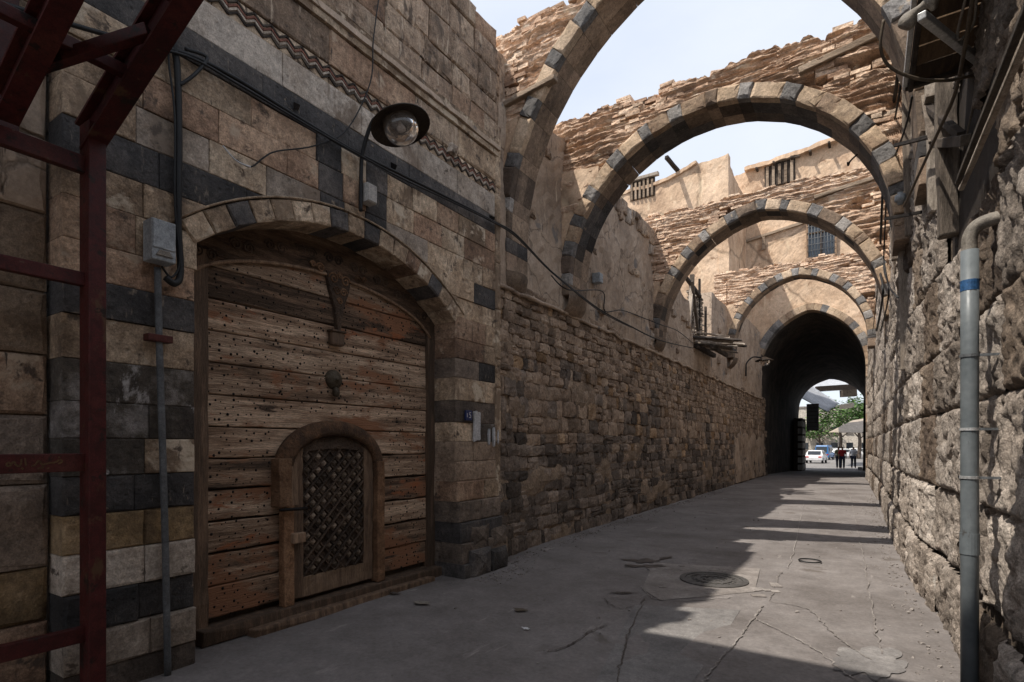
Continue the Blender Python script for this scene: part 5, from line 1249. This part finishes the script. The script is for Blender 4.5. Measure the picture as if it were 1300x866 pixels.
def car(loc, rz, paint, label, L=4.2, Wd=1.7, H=1.45, van=False):
    t = thing('parked_car', loc, label, 'car', 'cars on the square'); M = Matrix.Translation(loc) @ Matrix.Rotation(rz, 4, 'Z')
    k = H/1.45
    prof = [(-2.1, .32), (-2.12, .62), (-2.05, .82), (-1.75, .90), (-1.35, 1.36*k), (-.9, 1.45*k), (.35, 1.44*k), (.75, 1.32*k), (1.2, .92), (1.95, .80), (2.1, .62), (2.1, .32)]
    if van: prof = [(-2.1, .32), (-2.12, .8), (-2.08, 1.2*k), (-2.0, 1.42*k), (-1.7, 1.47*k), (.6, 1.47*k), (1.0, 1.35*k), (1.45, .98), (1.95, .84), (2.1, .62), (2.1, .32)]
    V = []; Fc = []; n = len(prof)
    for y, ins in ((-1, 0), (1, 0)):
        for x, z in prof: V.append(M @ Vector((x*L/4.2, y*(Wd/2-(.16 if z > .95 else 0)), z)))
    Fc = [list(range(n)), list(range(n, 2*n))[::-1]]+[[(i+1) % n, i, n+i, n+(i+1) % n] for i in range(n)]
    body = bev(mk('body', V, Fc, paint, t), .05)
    for y in (-1, 1):
        for xa, xb in ((-1.25, -.35), (-.25, .65)):
            mk('side_window', [M @ Vector((x*L/4.2, y*(Wd/2-.07+(.02 if 1 else 0)), z)) for x, z in ((xa, .95), (xb, .95), (xb-.08, 1.3*k), (xa+.12, 1.3*k))], [[0, 1, 2, 3] if y > 0 else [3, 2, 1, 0]], 'glass_dark', body)
    for x0, z0, x1, z1 in ((-1.76, .93, -1.38, 1.33*k), (1.19, .95, .78, 1.30*k)) if not van else ((-2.11, 1.0, -2.05, 1.3*k), (1.44, 1.02, 1.03, 1.33*k)):
        sg = -1 if x0 < 0 else 1
        mk('windscreen', [M @ Vector((x*L/4.2+sg*.03, y*(Wd/2-.22), z+.02)) for x, y, z in ((x0, -1, z0), (x0, 1, z0), (x1, 1, z1), (x1, -1, z1))], [[0, 1, 2, 3]], 'glass_dark', body)
    for x in (-1.3, 1.3):
        for y in (-1, 1):
            c = M @ Vector((x*L/4.2, y*(Wd/2-.08), .31)); MR = Matrix.Rotation(rz, 3, 'Z') @ Matrix.Rotation(math.pi/2, 3, 'X')
            w = mk('wheel', *latheg([(.001, -.09), (.20, -.09), (.30, -.08), (.31, 0), (.30, .08), (.20, .09), (.001, .09)], 18, c, MR), 'black_rubber', t, True)
            mk('rim', *latheg([(.001, -.10), (.19, -.096), (.19, .096), (.001, .10)], 14, c, MR), 'steel_light', w)
    for x, m in ((-2.1, 'tail_red'), (2.08, 'paint_white')):
        for y in (-1, 1): c = M @ Vector((x*L/4.2, y*(Wd/2-.22), .70)); mk('light', *boxg(c, (.06, .3, .14), Matrix.Rotation(rz, 3, 'Z')), m, t)
    return t
car(atp(1047, 575, 74), 1.45, 'car_blue', 'blue van parked on the square beyond the tunnel', 4.2, 1.7, 1.9, True)
car(atp(1036.5, 580, 60), 1.5, 'car_white', 'white car with red tail light at the left of the square', 4.0, 1.65, 1.4)
car(atp(1071, 570, 80), .25, 'car_white', 'white saloon car crossing the square behind the people')
car(atp(1060, 566, 98), .2, 'car_silver', 'silver car far back on the square'); car(atp(1090, 567, 92), .1, 'car_white', 'white car at the right far side of the square'); car(atp(1050, 566, 108), .4, 'car_white', 'white car farthest back on the square')
def skin_mesh(name, verts, edges, radii, m, parent, origin, rz, sub=2):
    me = bpy.data.meshes.new(name); q = Matrix.Rotation(rz, 3, 'Z'); me.from_pydata([q @ Vector(v) for v in verts], edges, []); me.materials.append(MATS[m])
    o = bpy.data.objects.new(name, me); link(o, parent, origin)
    md = o.modifiers.new('skin', 'SKIN'); md.use_smooth_shade = True
    for i, r in enumerate(radii): me.skin_vertices[0].data[i].radius = (r, r) if not isinstance(r, tuple) else r
    me.skin_vertices[0].data[0].use_root = True
    ss = o.modifiers.new('sub', 'SUBSURF'); ss.levels = sub; ss.render_levels = sub; return o
def person(loc, rz, shirt, label, step=.18, arm=.1, h=1.0):
    t = thing('person', loc, label, 'person', 'people walking away through the tunnel')
    # X right, Y forward (walking direction), Z up
    s = h; lx = .10
    bodyv = [(0, 0, .95), (0, 0, 1.12), (0, .0, 1.36), (0, .01, 1.48), (0, .02, 1.56), (0, .03, 1.66),
             (lx, 0, .90), (lx, step*.5, .50), (lx, step, .09), (lx, step+.14, .04), (-lx, 0, .90), (-lx, -step*.3+.03, .50), (-lx, -step, .10), (-lx, -step+.14, .04),
             (.19, 0, 1.40), (.24, -.04, 1.13), (.24, arm, .90), (.235, arm+.04, .80), (-.19, 0, 1.40), (-.24, -.03, 1.13), (-.24, -arm+.06, .90), (-.235, -arm+.10, .80)]
    be = [(0, 1), (1, 2), (2, 3), (3, 4), (4, 5), (0, 6), (6, 7), (7, 8), (8, 9), (0, 10), (10, 11), (11, 12), (12, 13), (2, 14), (14, 15), (15, 16), (16, 17), (2, 18), (18, 19), (19, 20), (20, 21)]
    br = [.12, .11, .13, .06, .06, .095, .085, .06, .045, .04, .085, .06, .045, .04, .055, .045, .034, .03, .055, .045, .034, .03]
    skin_mesh('body', [Vector(v)*s for v in bodyv], be, [r*s for r in br], 'skin', t, loc, rz)
    tv = [bodyv[i] for i in (0, 1, 2, 3, 14, 15, 18, 19)]; tv[0] = (0, 0, .88)
    skin_mesh('shirt', [Vector(v)*s for v in tv], [(0, 1), (1, 2), (2, 3), (2, 4), (4, 5), (2, 6), (6, 7)], [(.19*s, .13*s), (.175*s, .125*s), (.19*s, .13*s), .075*s, .085*s, .07*s, .085*s, .07*s], shirt, t, loc, rz)
    jv = [bodyv[i] for i in (0, 6, 7, 8, 10, 11, 12)]
    skin_mesh('trousers', [Vector(v)*s for v in jv], [(0, 1), (1, 2), (2, 3), (0, 4), (4, 5), (5, 6)], [.15*s, .11*s, .085*s, .07*s, .11*s, .085*s, .07*s], 'jeans', t, loc, rz)
    skin_mesh('hair', [Vector((0, .0, 1.65))*s, Vector((0, .02, 1.72))*s], [(0, 1)], [.098*s, .09*s], 'hair', t, loc, rz, 2)
    return t
for px, z, sh, lb_, rz, st in ((1064.5, 43.5, 'shirt_olive', 'person in olive shirt and dark trousers walking away, leftmost of three', .1, .14), (1069.5, 43, 'shirt_red', 'person in red top and dark trousers walking away beside another', 0, -.12), (1083.5, 44, 'shirt_white', 'person in white shirt and jeans standing at the right of the group', -.2, .10)):
    p = atz(px, 590, z); person((p.x, p.y, gz(p.y)+.01), rz, sh, lb_, st)
# ================================================================== LITTER
def leaf_litter(px, py, label, m, k=.05):
    g = ong(px, py); rz = R.uniform(0, 6); P = []
    V = [(0, 0, .012)]+[(k*(1+.5*math.sin(3*a))*math.cos(a+rz), k*.6*(1+.4*math.cos(2*a))*math.sin(a+rz), .008+.012*R.random()) for a in lin(0, 5.6, 9)]
    z0 = roadz(g.x, g.y)
    V = [(g.x+x, g.y+y, z0+z+.006) for x, y, z in V]
    o = tag(mk('litter', V, [[0, i, i % 9+1] for i in range(1, 10)], m), label, 'litter', 'litter on the road'); sd = o.modifiers.new('t', 'SOLIDIFY'); sd.thickness = .003
leaf_litter(660, 776, 'dry tan leaf on the shaded road', 'cable_brown', .06); leaf_litter(537, 768, 'tan cardboard scrap in front of the gate', 'pipe_tan', .08); leaf_litter(668, 800, 'pale crumpled scrap on the road below the dry leaf', 'paint_white', .03)
leaf_litter(920, 634, 'tiny white paper scrap far along the road', 'paint_white', .05); leaf_litter(500, 755, 'dark crumpled scrap by the gate sill', 'wet', .07)
mb = MB()
for i in range(1500):                          # grit and gravel along the wall feet
    w_ = R.random()
    if w_ < .12: s = R.uniform(3.2, 16); x = R.uniform(-3.9, .4)
    elif w_ < .72: s = 4.9+17*R.random()**1.6; x = (rubx(s, 0) if s > 5.8 else -3.75)+.10+abs(R.gauss(0, .14))
    else: s = R.uniform(4, 20); x = rwx(s)-.12-abs(R.gauss(0, .1))
    k = R.choice([R.uniform(.003, .008), R.uniform(.005, .013)]); V, Fc = boxg((x, s, roadz(x, s)+k*.5), (k*2, k*1.6, k*1.3), Matrix.Rotation(R.uniform(0, 3), 3, 'Z') @ Matrix.Rotation(R.uniform(-.4, .4), 3, 'X')); mb.add([v+Vector((R.uniform(-k, k)*.4,)*3) for v in V], Fc)
g_ = stuff(mb.mk('gravel', 'concrete')); g_['label'] = 'loose grit scattered along the foot of both walls'; g_['category'] = 'gravel'
# dry weeds on the wall heads
for i, (x, y, z, lb_) in enumerate(((-3.9, 6.6, 7.2, 'dry weed tuft on the crest of the nearest arch, lower one'), (-3.3, 6.7, 7.26, 'dry weed tuft on the crest of the nearest arch, upper one'), (-3.1, 8.4, 6.84, 'dry weed tuft on the crest of the second arch'))):
    mb = MB()
    for k in range(40):
        d = Vector((R.gauss(0, 1), R.gauss(0, 1), abs(R.gauss(0, 1))+.3)).normalized(); p = Vector((x, y, z)); q = p+d*R.uniform(.04, .11); s_ = d.cross(Vector((0, 0, 1))).normalized()*.01
        mb.add([p-s_, p+s_, q+s_*1.5, q-s_*1.5], [[0, 1, 2, 3]])
    tag(mb.mk('weed_tuft', 'scrub'), lb_, 'plant', 'weeds on the arch crests')
